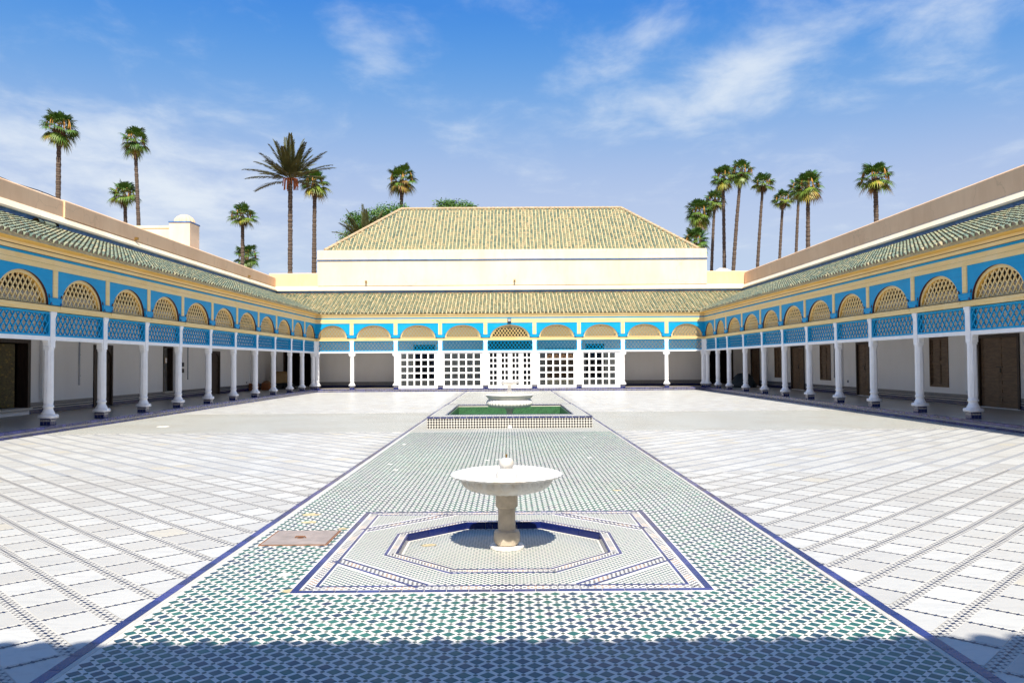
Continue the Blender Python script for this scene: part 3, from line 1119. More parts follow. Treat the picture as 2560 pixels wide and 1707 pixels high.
ME_PLINTH = e.mesh('plinth', ['blue_tile', 'kerb_white', 'navy_piece'])
e = MB()
e.box(-0.165, 0.165, -0.165, 0.165, 0.17, 0.245)
e.box(-0.155, 0.155, -0.155, 0.155, 0.245, 0.262)
e.lathe([(0.145, 0.26), (0.150, 0.275), (0.145, 0.30), (0.125, 0.33), (0.108, 0.375), (0.103, 0.41), (0.120, 0.43), (0.128, 0.45), (0.120, 0.47), (0.106, 0.485), (0.108, 0.51), (0.100, 0.535)], 28)
ME_BASE = e.mesh('base', 'paint_white', True)
e = MB()
h = [(0.1005, 2.60), (0.108, 2.625), (0.110, 2.655), (0.116, 2.665), (0.118, 2.695), (0.124, 2.70), (0.124, 2.755)]
for (ha, za), (hb, zb2) in zip(h, h[1:]):
    e.add([(-ha, -ha, za), (ha, -ha, za), (ha, ha, za), (-ha, ha, za), (-hb, -hb, zb2), (hb, -hb, zb2), (hb, hb, zb2), (-hb, hb, zb2)],
          [(0, 3, 2, 1), (4, 5, 6, 7), (0, 1, 5, 4), (1, 2, 6, 5), (2, 3, 7, 6), (3, 0, 4, 7)])
# stepped scroll bracket beside the post, under the beam
MB_BR = MB()
pts = [(0.095, 1.82), (0.108, 1.82), (0.114, 1.85), (0.110, 1.865), (0.122, 1.89), (0.127, 1.92), (0.122, 1.935), (0.138, 1.965), (0.143, 1.995), (0.139, 2.01), (0.158, 2.04), (0.160, 2.06), (0.095, 2.06)]
MB_BR.prism(pts, -0.07, 0.07, f=lambda a, z, d: (a, d, z))
ME_BRACKET = MB_BR.mesh('bracket', 'paint_white')
ME_CAP = e.mesh('capital', 'paint_white')


def put_column(root, u, d=0.0, wide=False):
    c = link('column', ME_SHAFT, root, (u, d, ZF))
    for nm, me in (('plinth', ME_PLINTH), ('base', ME_BASE), ('capital', ME_CAP)):
        link(nm, me, c)
    for rz_ in (0.0, math.pi):
        link('bracket', ME_BRACKET, c, (0, 0, 0), rz_)
    return c


def seg_clip_ellipse(p, q, cx, cz, a, b_, zmin):
    """part of the segment p-q inside the half ellipse above zmin"""
    lo, hi = 0.0, 1.0
    dxx, dzz = q[0] - p[0], q[1] - p[1]
    A = (dxx / a) ** 2 + (dzz / b_) ** 2
    B = 2 * ((p[0] - cx) * dxx / a ** 2 + (p[1] - cz) * dzz / b_ ** 2)
    C = ((p[0] - cx) / a) ** 2 + ((p[1] - cz) / b_) ** 2 - 1
    D = B * B - 4 * A * C
    if D <= 0:
        return None
    lo, hi = max(lo, (-B - math.sqrt(D)) / (2 * A)), min(hi, (-B + math.sqrt(D)) / (2 * A))
    if abs(dzz) > 1e-9:
        tz = (zmin - p[1]) / dzz
        if dzz > 0:
            lo = max(lo, tz)
        else:
            hi = min(hi, tz)
    if hi - lo < 0.02:
        return None
    return (p[0] + dxx * lo, p[1] + dzz * lo), (p[0] + dxx * hi, p[1] + dzz * hi)


def slat_segments(u0, u1, z0, z1, pw, ph):
    """two families of slanting slats that fill the rectangle"""
    out = []
    H = z1 - z0
    run = H * pw / ph
    for fam, sgn in enumerate((1, -1)):
        k0 = -int(run / pw) - 2
        k1 = int((u1 - u0) / pw) + int(run / pw) + 3
        uc = (u0 + u1) / 2
        nn = round((u1 - u0) / pw)
        for k in range(k0 - nn, k1 + nn):
            ub = uc + (k + 0.25) * pw if nn % 2 else uc + k * pw
            p, q = (ub, z0), (ub + sgn * run, z1)
            # clip in u
            lo, hi = 0.0, 1.0
            du = q[0] - p[0]
            for lim, s in ((u0, 1), (u1, -1)):
                a, b_ = (p[0] - lim) * s, (q[0] - lim) * s
                if a < 0 and b_ < 0:
                    lo = 2
                elif a < 0:
                    lo = max(lo, a / (a - b_))
                elif b_ < 0:
                    hi = min(hi, a / (a - b_))
            if hi - lo > 0.03:
                out.append((fam, (p[0] + du * lo, p[1] + H * lo), (p[0] + du * hi, p[1] + H * hi)))
    return out


def slat_mesh(mb, fam, p, q, d0, wdt, dep, ext=0.006):
    a, b_ = Vector((p[0], 0, p[1])), Vector((q[0], 0, q[1]))
    ax = (b_ - a).normalized()
    L = (b_ - a).length / 2 + ext
    nrm = Vector((-ax.z, 0, ax.x))
    c = (a + b_) / 2 + Vector((0, d0 + (dep / 2 if fam == 0 else dep * 1.5 + 0.001), 0))
    mb.rot_box(c, (ax, nrm, Vector((0, 1, 0))), (L, wdt / 2, dep / 2))


ARC_A = 0.27                                    # arch foot to column axis


def bay(root, u0, u1, single, opening='open', thin=1.0):
    ul, ur, uc = u0 + 0.10, u1 - 0.10, (u0 + u1) / 2
    e = MB()
    e.box(ul, ur, -0.085, 0.095, 2.22, 2.315)
    if opening == 'round':
        for s, ue in ((1, ul), (-1, ur)):       # small quarter rounds under the beam ends
            r = 0.16
            pts = [(ue, 2.22), (ue + s * (0.085 + r * 0.5), 2.22)] + [(ue + s * (0.08 + r * 0.5 - r * 0.5 * math.sin(k * math.pi / 12)), 2.22 - r * (1 - math.cos(k * math.pi / 12))) for k in range(1, 7)] + [(ue, 2.22 - r)]
            e.prism(pts, -0.05, 0.06, f=lambda a, z, d: (a, d, z))
    e.build('beam', 'paint_white', root)
    # blue screen
    z0, z1, fw = 2.315, 2.90, 0.05
    e = MB()
    e.box(ul, ur, -0.088, 0.03, z0, z0 + fw)
    e.box(ul, ur, -0.088, 0.03, z1 - fw, z1)
    e.box(ul, ul + fw, -0.088, 0.03, z0 + fw, z1 - fw)
    e.box(ur - fw, ur, -0.088, 0.03, z0 + fw, z1 - fw)
    scr = e.build('lattice_screen', 'paint_blue', root)
    segs = slat_segments(ul + fw, ur - fw, z0 + fw, z1 - fw, 0.205, 0.265)
    if single:
        for s in segs:
            e = MB()
            slat_mesh(e, *s, -0.080, 0.030 * thin, 0.020)
            e.build('slat', 'paint_blue', scr)
    else:
        e = MB()
        for s in segs:
            slat_mesh(e, *s, -0.080, 0.030 * thin, 0.020)
        e.build('lattice', 'paint_blue', scr)
    # blue spandrel panel with the arch cut out
    a, bh, zb, zt = (u1 - u0) / 2 - ARC_A, 0.735, 3.075, 3.92
    n = 28
    d0, d1 = -0.138, -0.045
    e = MB()
    hole, edge = [], []
    for k in range(n + 1):
        an = math.pi * k / n
        hu, hz = uc + a * math.cos(an), zb + bh * math.sin(an)
        hole.append((hu, hz))
        # point on the rectangle in the same direction
        ru, rz = math.cos(an) * a, math.sin(an) * bh
        s = min(((u1 - u0) / 2) / abs(ru) if abs(ru) > 1e-6 else 99, (zt - zb) / rz if rz > 1e-6 else 99)
        edge.append((uc + ru * s, zb + rz * s))
    corners = []
    for k in range(n):
        p, q, r_, s_ = hole[k], hole[k + 1], edge[k + 1], edge[k]
        pts = [p, q, r_, s_]
        # keep the rectangle's corner
        if abs(s_[1] - zt) > 1e-6 and abs(r_[1] - zt) < 1e-6:
            pts = [p, q, r_, (u1, zt), s_]
        elif abs(s_[1] - zt) < 1e-6 and abs(r_[1] - zt) > 1e-6:
            pts = [p, q, r_, (u0, zt), s_]
        e.poly([(x, d0, z) for x, z in pts])
        e.poly([(x, d1, z) for x, z in pts])
        e.quad((p[0], d0, p[1]), (q[0], d0, q[1]), (q[0], d1, q[1]), (p[0], d1, p[1]), 1)
    panel = e.build('arch_panel', ['paint_blue', 'paint_maroon'], root)
    # yellow arch frame behind it
    e = MB()
    t_ = 0.092
    f0, f1 = -0.080, 0.055
    ring = [[(uc + (a + 0.012 - w_) * math.cos(math.pi * k / n), zb + (bh + 0.012 - w_) * math.sin(math.pi * k / n)) for k in range(n + 1)] for w_ in (0, t_)]
    for k in range(n):
        o0, o1, i0, i1 = ring[0][k], ring[0][k + 1], ring[1][k], ring[1][k + 1]
        e.quad((i0[0], f0, i0[1]), (o0[0], f0, o0[1]), (o1[0], f0, o1[1]), (i1[0], f0, i1[1]))
        e.quad((i0[0], f1, i0[1]), (o0[0], f1, o0[1]), (o1[0], f1, o1[1]), (i1[0], f1, i1[1]))
        e.quad((i0[0], f0, i0[1]), (i1[0], f0, i1[1]), (i1[0], f1, i1[1]), (i0[0], f1, i0[1]), 1)
    e.box(uc - a + t_ - 0.02, uc + a - t_ + 0.02, -0.07, 0.04, zb, zb + 0.03)
    e.build('arch_frame', ['paint_cream', 'paint_yellow'], panel)
    lat = MB()
    for fam, p, q in slat_segments(uc - a, uc + a, zb, zb + bh, 0.185, 0.25):
        c = seg_clip_ellipse(p, q, uc, zb, a - t_ + 0.012, bh - t_ + 0.012, zb)
        if c is None:
            continue
        if single:
            e = MB()
            slat_mesh(e, fam, c[0], c[1], -0.055, 0.034 * thin, 0.020, 0.012)
            e.build('slat', 'paint_cream', panel)
        else:
            slat_mesh(lat, fam, c[0], c[1], -0.055, 0.034 * thin, 0.020, 0.012)
    if lat.v:
        lat.build('lattice', 'paint_cream', panel)
    # toothed maroon foot of the arch on both sides
    for s in (-1, 1):
        x = uc + s * (a + 0.002)
        e = MB()
        e.prism([(x, 3.247), (x + s * 0.028, 3.247), (x + s * 0.028, 3.275), (x + s * 0.016, 3.285), (x + s * 0.016, 3.31), (x - s * 0.004, 3.33)], -0.158, -0.136, f=lambda a_, z_, d_: (a_, d_, z_))
        e.build('arch_foot', 'paint_maroon', panel)


ROOF_VARS = []
def slope_of(ev):
    return math.atan2(TOP_Z - EAVE_Z, GD - ev), math.hypot(TOP_Z - EAVE_Z, GD - ev)



SMOOTH_VARS = []
for k in range(16):
    mb = MB()
    flat = k >= 8                                # far roofs: tiles bedded close, their ends pointed with mortar
    k = k % 8
    L, r0, r1, nseg = 0.31, (0.084 if flat else 0.090), (0.070 if flat else 0.060), 6
    lift = 0.022 if flat else 0.034
    vs, fs = [], []
    for (yy, r) in ((0, r0), (L, r1)):
        for i in range(nseg + 1):
            an = math.pi * i / nseg
            vs.append((r * math.cos(an), yy, r * math.sin(an) * 0.95 - 0.020 + (lift if yy == 0 else 0)))
    for i in range(nseg):
        fs.append((i, i + 1, nseg + 2 + i, nseg + 1 + i))
    mb.add(vs, fs, 0, 0.12 + 0.88 * k / 7)
    mb.add([(x * 0.97, 0.012, z * 0.97) for x, y, z in vs[:nseg + 1]], [tuple(range(nseg + 1))], 0, 0.7 if flat else 0.0)
    (SMOOTH_VARS if flat else ROOF_VARS).append(mb.mesh('tile', 'roof_tile'))


def tile_face(parent, world, origin, uv, slv, ulen, slen, keep_fn, period, rowlen, nsingle, seed, mean=3.0, first_row_mortar=True):
    """columns of barrel tiles up a slope; origin at the lower left corner"""
    rn = random.Random(seed)
    origin, uv, slv = Vector(origin), Vector(uv), Vector(slv)
    nv = uv.cross(slv)
    places = []
    nc = int(ulen / period)
    for i in range(nc + 1):
        uu = i * period + period / 2
        col = rn.gauss(0, 0.5)
        wob = rn.uniform(0, 6)
        for j in range(int(slen / rowlen) + 1):
            s = j * rowlen
            if s > slen - 0.1 or not keep_fn(uu, s + 0.12):
                continue
            p = origin + uv * (uu + 0.010 * math.sin(j * 0.8 + wob) + rn.uniform(-0.006, 0.006)) + slv * (s + rn.uniform(-0.008, 0.008)) + nv * (0.035 + rn.uniform(-0.004, 0.004))
            M = Matrix(((uv.x, slv.x, nv.x, p.x), (uv.y, slv.y, nv.y, p.y), (uv.z, slv.z, nv.z, p.z), (0, 0, 0, 1)))
            M = M @ Matrix.Rotation(rn.uniform(-0.03, 0.03), 4, 'Z') @ Matrix.Rotation(rn.uniform(-0.02, 0.03), 4, 'X')
            k = min(7, max(0, int(rn.gauss(mean + col, 2.1))))
            places.append((M, k))
    scatter(parent, 'roof_tile', SMOOTH_VARS if mean > 4 else ROOF_VARS, places, 'roof_tile', world, nsingle, 'roof_tile_field')


def arcade(name, label, loc, rz, cols, ends, roof_ends, singles, openings=None, ntile=300, full=True, skip=(), mean=3.0, ev=-0.46, thin=1.0):
    EAVE_D = ev
    SLOPE, SLEN = slope_of(ev)
    root = thing(name, label, 'arcade', loc, rz, 'arcades round the courtyard')
    world = Matrix.Translation(loc) @ Matrix.Rotation(rz, 4, 'Z')
    u0, u1 = ends
    openings = openings or {}
    for u in cols:
        put_column(root, u)
        e = MB()
        lo, hi = max(u0, u - ARC_A + 0.015), min(u1, u + ARC_A - 0.015)
        e.box(lo, hi, -0.165, -0.121, 3.078, 3.225)
        e.box(lo - 0.012 if lo > u0 else lo, hi + 0.012 if hi < u1 else hi, -0.175, -0.121, 3.2255, 3.245)
        cb = e.build('corbel', 'paint_blue', root)
        for s in (-1, 1):
            x = u + s * 0.215
            if u0 < x < u1:
                e = MB()
                e.prism([(x - 0.04, 3.08), (x + 0.04, 3.08), (x + 0.022, 3.115), (x, 3.135), (x - 0.022, 3.115)], -0.185, -0.16, f=lambda a, z, d: (a, d, z))
                e.build('corbel_stud', 'paint_navy', cb)
        e = MB()
        e.box(max(u0, u - 0.105), min(u1, u + 0.105), -0.150, -0.130, 3.247, 3.918)
        e.box(max(u0, u - 0.085), min(u1, u + 0.085), -0.158, -0.151, 3.262, 3.900)
        e.build('frieze_post', 'paint_cream', root)
    for k, (a, b_) in enumerate(zip(cols, cols[1:])):
        if k in skip:
            continue
        bay(root, a, b_, k in singles, openings.get(k, 'open'), thin)
    # ledge, frieze beam, cornice
    e = MB()
    e.box(u0, u1, -0.128, 0.10, 2.918, 3.055)
    for a, b_ in zip(cols, cols[1:]):
        e.box(a + ARC_A - 0.03, b_ - ARC_A + 0.03, -0.142, -0.129, 2.985, 3.0555)
    ld = e.build('ledge', 'paint_cream', root)
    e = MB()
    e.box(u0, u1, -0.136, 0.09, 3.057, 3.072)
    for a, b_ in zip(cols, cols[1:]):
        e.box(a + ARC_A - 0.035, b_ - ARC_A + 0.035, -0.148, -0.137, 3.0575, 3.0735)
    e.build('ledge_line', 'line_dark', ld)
    e = MB()
    e.box(u0, u1, -0.156, 0.05, 3.92, 4.04)
    e.box(u0, u1, -0.152, 0.05, 4.046, 4.168)
    fb = e.build('frieze_beam', 'paint_cream', root)
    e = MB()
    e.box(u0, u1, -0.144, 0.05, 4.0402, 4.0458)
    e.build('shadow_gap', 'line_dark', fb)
    e = MB()
    e.box(u0, u1, -0.163, 0.05, 4.17, 4.225)
    e.build('blue_fillet', 'paint_blue', root)
    e = MB()
    e.prism([(-0.166, 4.240), (-0.184, 4.325), (0.05, 4.325), (0.05, 4.240)], u0, u1, f=lambda d, z, u: (u, d, z))
    e.prism([(-0.196, 4.342), (-0.212, 4.405), (0.05, 4.405), (0.05, 4.342)], u0, u1, f=lambda d, z, u: (u, d, z))
    e.prism([(ev + 0.05, 4.4055), (ev + 0.04, 4.442), (0.05, 4.442), (0.05, 4.412)], u0, u1, mi=1, f=lambda d, z, u: (u, d, z))
    cn = e.build('cornice', ['paint_cream', 'paint_yellow'], root)
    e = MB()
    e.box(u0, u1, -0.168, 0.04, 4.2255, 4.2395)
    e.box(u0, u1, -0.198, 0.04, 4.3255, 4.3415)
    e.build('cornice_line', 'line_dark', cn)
    # gallery floor, kerb, ceiling
    e = MB()
    e.box(u0 - KERB - 0.0, u1 + KERB, -KERB + 0.105, GD, -0.3, ZF - 0.002)
    e.build('gallery_floor', 'gallery_floor', root)
    e = MB()
    e.box(u0, u1, -KERB + 0.002, -KERB + 0.104, -0.3, ZF - 0.004)
    kb = e.build('kerb', 'grout', root)
    L = 0.148
    kv = []
    for k in range(4):
        mb = MB()
        mb.box(-L / 2 + 0.002, L / 2 - 0.002, -0.006, 0.10, 0.098, ZF + 0.003, 0, k / 3)
        kv.append(mb.mesh('kerb_tile', 'blue_tile'))
    kv2 = []
    for k in range(4):
        mb = MB()
        mb.box(-L / 2 + 0.002, L / 2 - 0.002, -0.006, 0.012, 0.001, 0.058, 0, k / 3)
        kv2.append(mb.mesh('kerb_tile', 'blue_tile'))
    n = int((u1 - u0) / L)
    pl, pl2 = [], []
    for i in range(n):
        u = u0 + (i + 0.5) * (u1 - u0) / n
        M = Matrix.Translation((u, -KERB + random.uniform(-0.002, 0.002), 0))
        pl.append((M, random.randrange(4)))
        pl2.append((M, random.randrange(4)))
    scatter(kb, 'kerb_tile', kv, pl, 'blue_tile', world, 100 if full else 0, 'kerb_tile_row')
    scatter(kb, 'kerb_tile', kv2, pl2, 'blue_tile', world, 60 if full else 0, 'kerb_tile_row')
    e = MB()
    e.box(u0, u1, -KERB - 0.002, -KERB + 0.002, 0.060, 0.096)
    st = 0.034
    for i in range(int((u1 - u0) / st)):
        u = u0 + (i + 0.5) * st
        e.quad((u - 0.012, -KERB - 0.004, 0.078), (u, -KERB - 0.004, 0.066), (u + 0.012, -KERB - 0.004, 0.078), (u, -KERB - 0.004, 0.090), 1)
    e.build('kerb_check', ['kerb_white', 'navy_piece'], kb, kind='stuff')
    e = MB()
    e.box(u0 - GD, u1 + GD, -0.03, GD - 0.01, 3.95, 4.0)
    k = int((u1 - u0) / 0.5)
    for i in range(k):
        u = u0 + (i + 0.5) * (u1 - u0) / k
        e.box(u - 0.04, u + 0.04, 0.06, GD - 0.01, 3.84, 3.948)
    e.build('ceiling', 'ceiling_wood' if full else 'paint_white', root)  # white only over the unseen near gallery, to bounce light onto shaded paving
    # roof
    r0, r1 = roof_ends                           # True: valley at that end
    cs, sn = math.cos(SLOPE), math.sin(SLOPE)
    e = MB()
    a0 = u0 + (-EAVE_D if r0 else 0)
    a1 = u1 - (-EAVE_D if r1 else 0)
    a0, a1 = (u0 - ev if r0 else u0), (u1 + ev if r1 else u1)
    b0, b1 = (u0 - GD if r0 else u0), (u1 + GD if r1 else u1)
    lo = [(a0, EAVE_D + 0.03, EAVE_Z + 0.02), (a1, EAVE_D + 0.03, EAVE_Z + 0.02), (b1, GD, TOP_Z + 0.02), (b0, GD, TOP_Z + 0.02)]
    e.add(lo + [(x, y, z - 0.04) for x, y, z in lo], [(0, 1, 2, 3), (7, 6, 5, 4), (0, 4, 5, 1), (1, 5, 6, 2), (2, 6, 7, 3), (3, 7, 4, 0)])
    rf = e.build('roof', 'roof_mortar', root)
    if not full:  # unseen board, added to straighten the shadow edge this roof throws
        e = MB()
        e.box(a0, a1, EAVE_D - 0.012, EAVE_D + 0.025, EAVE_Z - 0.01, EAVE_Z + 0.075)
        e.build('shadow_edge_board', 'paint_cream', root)
    def keep(uu, s):
        dd = EAVE_D + s * cs
        lim0 = u0 - dd if r0 else u0
        lim1 = u1 + dd if r1 else u1
        uu = b0 + uu
        return lim0 + 0.02 < uu < lim1 - 0.02
    tile_face(rf, world, (b0, EAVE_D, EAVE_Z + 0.005), (1, 0, 0), (0, cs, sn), b1 - b0, SLEN, keep, 0.225, 0.245, ntile, len(label), mean)
    return root, world


HP = math.pi / 2
yl = [4.2, 6.7, 9.2, 11.7, 14.2, 16.73, 19.25, 21.76, 24.25, 26.78, 29.46, 32.14, 34.9, 37.6, 40.4, 42.8, YB]
yr = [4.2, 6.75, 9.3, 11.8, 14.3, 16.85, 19.38, 21.89, 24.64, 27.24, 29.9, 32.56, 35.2, 38.0, 40.8, 43.0, YB]
xb = [XL, -9.0, -6.48, -3.92, -1.32, 1.50, 4.06, 6.58, 9.10, XR]
arcL, WL = arcade('arcade', 'blue and yellow arcade with white columns before the dark arched doorways', (XL, 0, 0), HP, yl, (YN, YB), (True, True), (5, 6, 7, 8, 9, 10))
arcR, WR = arcade('arcade', 'blue and yellow arcade with white columns in front of the brown plank doors and shutters', (XR, 0, 0), -HP, [-y for y in yr][::-1], (-YB, -YN), (True, True), (10, 9, 8, 7, 6, 5))
arcB, WB = arcade('arcade', 'sunlit blue arcade across the far end, its five middle bays closed by white glazed screens', (0, YB, 0), 0, xb, (XL, XR), (True, True), (), {**{k: 'glazed' for k in (2, 3, 4, 5, 6)}, **{k: 'round' for k in (0, 1, 7, 8)}}, mean=4.1, ev=-0.27, thin=0.68)
xn = [-XR, -8.6, -5.8, -3.0, 3.0, 5.8, 8.6, -XL]
arcN, WN = arcade('arcade', 'arcade behind the camera whose roof edge shades the nearest paving', (0, YN, 0), 2 * HP, xn, (-XR, -XL), (True, True), (), full=False, ntile=0, skip=(3,), ev=-0.27)

# ------------------------------------------------------------------ glazed screens in the far arcade (parts of it)
def pane_grid(us, zs, fr, root, d=0.0, bar=0.03, name='glazed_screen'):
    """us, zs: lists of (lo, hi) openings; fr: outer rectangle"""
    e = MB()
    u0, u1, z0, z1 = fr
    ucuts = [u0] + [x for p in us for x in p] + [u1]
    # uprights run full height, rails between them
    up = [(ucuts[i], ucuts[i + 1]) for i in range(0, len(ucuts), 2)]
    for a, b_ in up:
        e.box(a, b_, d - 0.035, d + 0.035, z0, z1)
    zc = [z0] + [x for p in zs for x in p] + [z1]
    for a, b_ in us:
        for i in range(0, len(zc), 2):
            e.box(a, b_, d - 0.030, d + 0.030, zc[i], zc[i + 1])
    s = e.build(name, 'paint_white', root)
    for a, b_ in us:
        for c, f in zs:
            g_ = MB()
            g_.box(a - 0.004, b_ + 0.004, d - 0.004, d + 0.004, c - 0.004, f + 0.004)
            g_.build('pane', 'glass', s)
    return s


for k in (2, 3, 5, 6):
    u0, u1 = xb[k] + 0.10, xb[k + 1] - 0.10
    w_ = u1 - u0
    mg = 0.20 if k in (2, 6) else 0.12
    if k == 2:
        a, b_ = u0 + 0.20, u1 - 0.25
    elif k == 3:
        a, b_ = u0 + 0.13, u1 - 0.20
    elif k == 5:
        a, b_ = u0 + 0.20, u1 - 0.22
    else:
        a, b_ = u0 + 0.15, u1 - 0.35
    n = 5
    gap = 0.085
    pw_ = (b_ - a - gap * (n - 1)) / n
    us = [(a + i * (pw_ + gap), a + i * (pw_ + gap) + pw_) for i in range(n)]
    za, zb_ = 0.33, 2.15
    ph_ = (zb_ - za - 0.085 * 4) / 5
    zs = [(za + i * (ph_ + 0.085), za + i * (ph_ + 0.085) + ph_) for i in range(5)]
    pane_grid(us, zs, (u0, u1, ZF, 2.22), arcB)
# middle bay: two door leaves between side lights
u0, u1 = xb[4] + 0.10, xb[5] - 0.10
c = (u0 + u1) / 2
zs = []
z = 0.33
for i in range(6):
    zs.append((z, z + 0.225))
    z += 0.225 + (0.15 if i == 2 else 0.085)
for name, a, b_, lo, hi in (('side_light', u0, c - 0.70, u0 + 0.14, c - 0.77), ('door_leaf', c - 0.70, c - 0.003, c - 0.49, c - 0.13), ('door_leaf', c + 0.003, c + 0.70, c + 0.13, c + 0.49), ('side_light', c + 0.70, u1, c + 0.77, u1 - 0.14)):
    m_ = (lo + hi) / 2
    s = pane_grid([(lo, m_ - 0.03), (m_ + 0.03, hi)], zs, (a, b_, ZF, 2.22), arcB, 0.0 if name == 'side_light' else 0.012, name=name)
    if name == 'door_leaf':
        e = MB()
        x = b_ - 0.05 if a < c else a + 0.05
        e.tube([(x, -0.03, 1.05), (x, -0.07, 1.05), (x + (-0.09 if a < c else 0.09), -0.07, 1.05)], 0.009, 6)
        e.build('handle', 'iron', s)
for x, k in ((XL, 1), (XR, -1)):
    pass

# corner piers: a second shaft tight beside each corner column
for x, s in ((XL, 1), (XR, -1)):
    put_column(arcB, x + s * 0.20, 0.0)
    put_column(arcB, x, -0.20)


# ------------------------------------------------------------------ wings: the walls behind the galleries, with doors, windows and parapet
def wall_cells(mb, u0, u1, z0, z1, d0, d1, holes, mi=0):
    """wall slab with rectangular holes (ua, ub, za, zb), cut into boxes"""
    us = sorted({u0, u1, *[h[0] for h in holes], *[h[1] for h in holes]})
    us = [u for u in us if u0 <= u <= u1]
    for a, b_ in zip(us, us[1:]):
        m_ = (a + b_) / 2
        hz = sorted((h[2], h[3]) for h in holes if h[0] < m_ < h[1])
        z = z0
        for c, f in hz:
            if c > z + 1e-4:
                mb.box(a, b_, d0, d1, z, c, mi)
            z = f
        if z < z1 - 1e-4:
            mb.box(a, b_, d0, d1, z, z1, mi)


def plank_door(root, u0, u1, z0, z1, d, leaves=2, planks=7, mats=('wood', 'wood_dark'), arch=False, name='door'):
    fw = 0.09
    e = MB()
    e.box(u0, u0 + fw, d - 0.04, d + 0.12, z0, z1)
    e.box(u1 - fw, u1, d - 0.04, d + 0.12, z0, z1)
    e.box(u0 + fw, u1 - fw, d - 0.04, d + 0.12, z1 - fw, z1)
    if arch:
        c, a = (u0 + u1) / 2, (u1 - u0) / 2 - fw
        n = 10
        for s in (-1, 1):
            pts = [(c + s * a, z1 - fw), (c + s * a, z1 - fw - 0.42)] + [(c + s * a * math.cos(k * math.pi / 2 / n), z1 - fw - 0.42 + 0.40 * math.sin(k * math.pi / 2 / n)) for k in range(1, n + 1)] + [(c, z1 - fw)]
            e.prism(pts, d - 0.02, d + 0.03, f=lambda x, z, dd: (x, dd, z))
    fr_ = e.build(name, mats[1] if not arch else 'wood_dark', root)
    lw = (u1 - u0 - 2 * fw) / leaves
    for l_ in range(leaves):
        a, b_ = u0 + fw + l_ * lw + 0.004, u0 + fw + (l_ + 1) * lw - 0.004
        zz0, zz1 = z0 + 0.01, z1 - fw - 0.005
        st = min(0.09, lw * 0.2)
        e = MB()
        e.box(a, a + st, d + 0.03, d + 0.08, zz0, zz1)
        e.box(b_ - st, b_, d + 0.03, d + 0.08, zz0, zz1)
        e.box(a + st, b_ - st, d + 0.05, d + 0.07, zz0, zz1)
        hh = (zz1 - zz0) / planks
        for i in range(planks):
            zc0 = zz0 + i * hh
            e.box(a + st, b_ - st, d + 0.035, d + 0.0495, zc0 + 0.012, zc0 + hh * 0.72)
            e.box(a + st + 0.012, b_ - st - 0.012, d + 0.040, d + 0.0495, zc0 + hh * 0.78, zc0 + hh * 0.96)
        e.build('leaf', mats[0], fr_)
    if not arch and leaves == 2:
        c = (u0 + u1) / 2
        e = MB()
        e.box(c - 0.14, c + 0.14, d + 0.015, d + 0.034, z0 + (z1 - z0) * 0.55, z0 + (z1 - z0) * 0.55 + 0.025)
        e.box(c + 0.03, c + 0.07, d + 0.010, d + 0.034, z0 + (z1 - z0) * 0.48, z0 + (z1 - z0) * 0.54)
        e.build('bolt', 'iron', fr_)
    return fr_


def shutter_window(root, u0, u1, z0, z1, d):
    e = MB()
    fw = 0.06
    e.box(u0, u0 + fw, d - 0.03, d + 0.1, z0, z1)
    e.box(u1 - fw, u1, d - 0.03, d + 0.1, z0, z1)
    e.box(u0 + fw, u1 - fw, d - 0.03, d + 0.1, z0, z0 + fw)
    e.box(u0 + fw, u1 - fw, d - 0.03, d + 0.1, z1 - fw, z1)
    wd = e.build('window', 'wood', root)
    lw = (u1 - u0 - 2 * fw) / 2
    for l_ in range(2):
        a, b_ = u0 + fw + l_ * lw + 0.003, u0 + fw + (l_ + 1) * lw - 0.003
        e = MB()
        za, zb_ = z0 + fw + 0.003, z1 - fw - 0.003
        e.box(a, b_, d + 0.035, d + 0.055, za, zb_)
        for c, f in ((0, 0.03), (0.46, 0.53), (0.60, 0.64), (0.74, 0.78), (0.97, 1.0)):
            e.box(a + 0.002, b_ - 0.002, d + 0.012, d + 0.034, za + (zb_ - za) * c, za + (zb_ - za) * f)
        for x in (a + 0.002, b_ - 0.047):
            e.box(x, x + 0.045, d + 0.010, d + 0.034, za + 0.001, zb_ - 0.001)
        e.build('shutter', 'wood', wd)


def dado(root, u0, u1, gaps, d):
    """tiled skirting: blue below, white lines, little battlements on top"""
    edges = [u0]
    for a, b_ in sorted(gaps):
        if b_ > u0 and a < u1:
            edges += [max(a, u0), min(b_, u1)]
    edges.append(u1)
    e = MB()
    for i in range(0, len(edges), 2):
        a, b_ = edges[i], edges[i + 1]
        if b_ - a < 0.05:
            continue
        e.box(a, b_, d - 0.012, d - 0.001, ZF, ZF + 0.13, 0, 0.1)
        e.box(a, b_, d - 0.010, d - 0.001, ZF + 0.13, ZF + 0.15, 1)
        e.box(a, b_, d - 0.012, d - 0.001, ZF + 0.15, ZF + 0.20, 2)
        e.box(a, b_, d - 0.010, d - 0.001, ZF + 0.20, ZF + 0.225, 1)
        e.box(a, b_, d - 0.012, d - 0.001, ZF + 0.225, ZF + 0.25, 2)
        e.box(a, b_, d - 0.008, d - 0.001, ZF + 0.25, ZF + 0.345, 1)
        n = int((b_ - a) / 0.05)
        for k in range(n):
            u = a + (k + 0.5) * 0.05
            e.box(u - 0.013, u + 0.013, d - 0.012, d - 0.0085, ZF + 0.25, ZF + 0.335, 2)
    e.build('skirting', ['blue_tile', 'kerb_white', 'navy_piece'], root, kind='stuff')


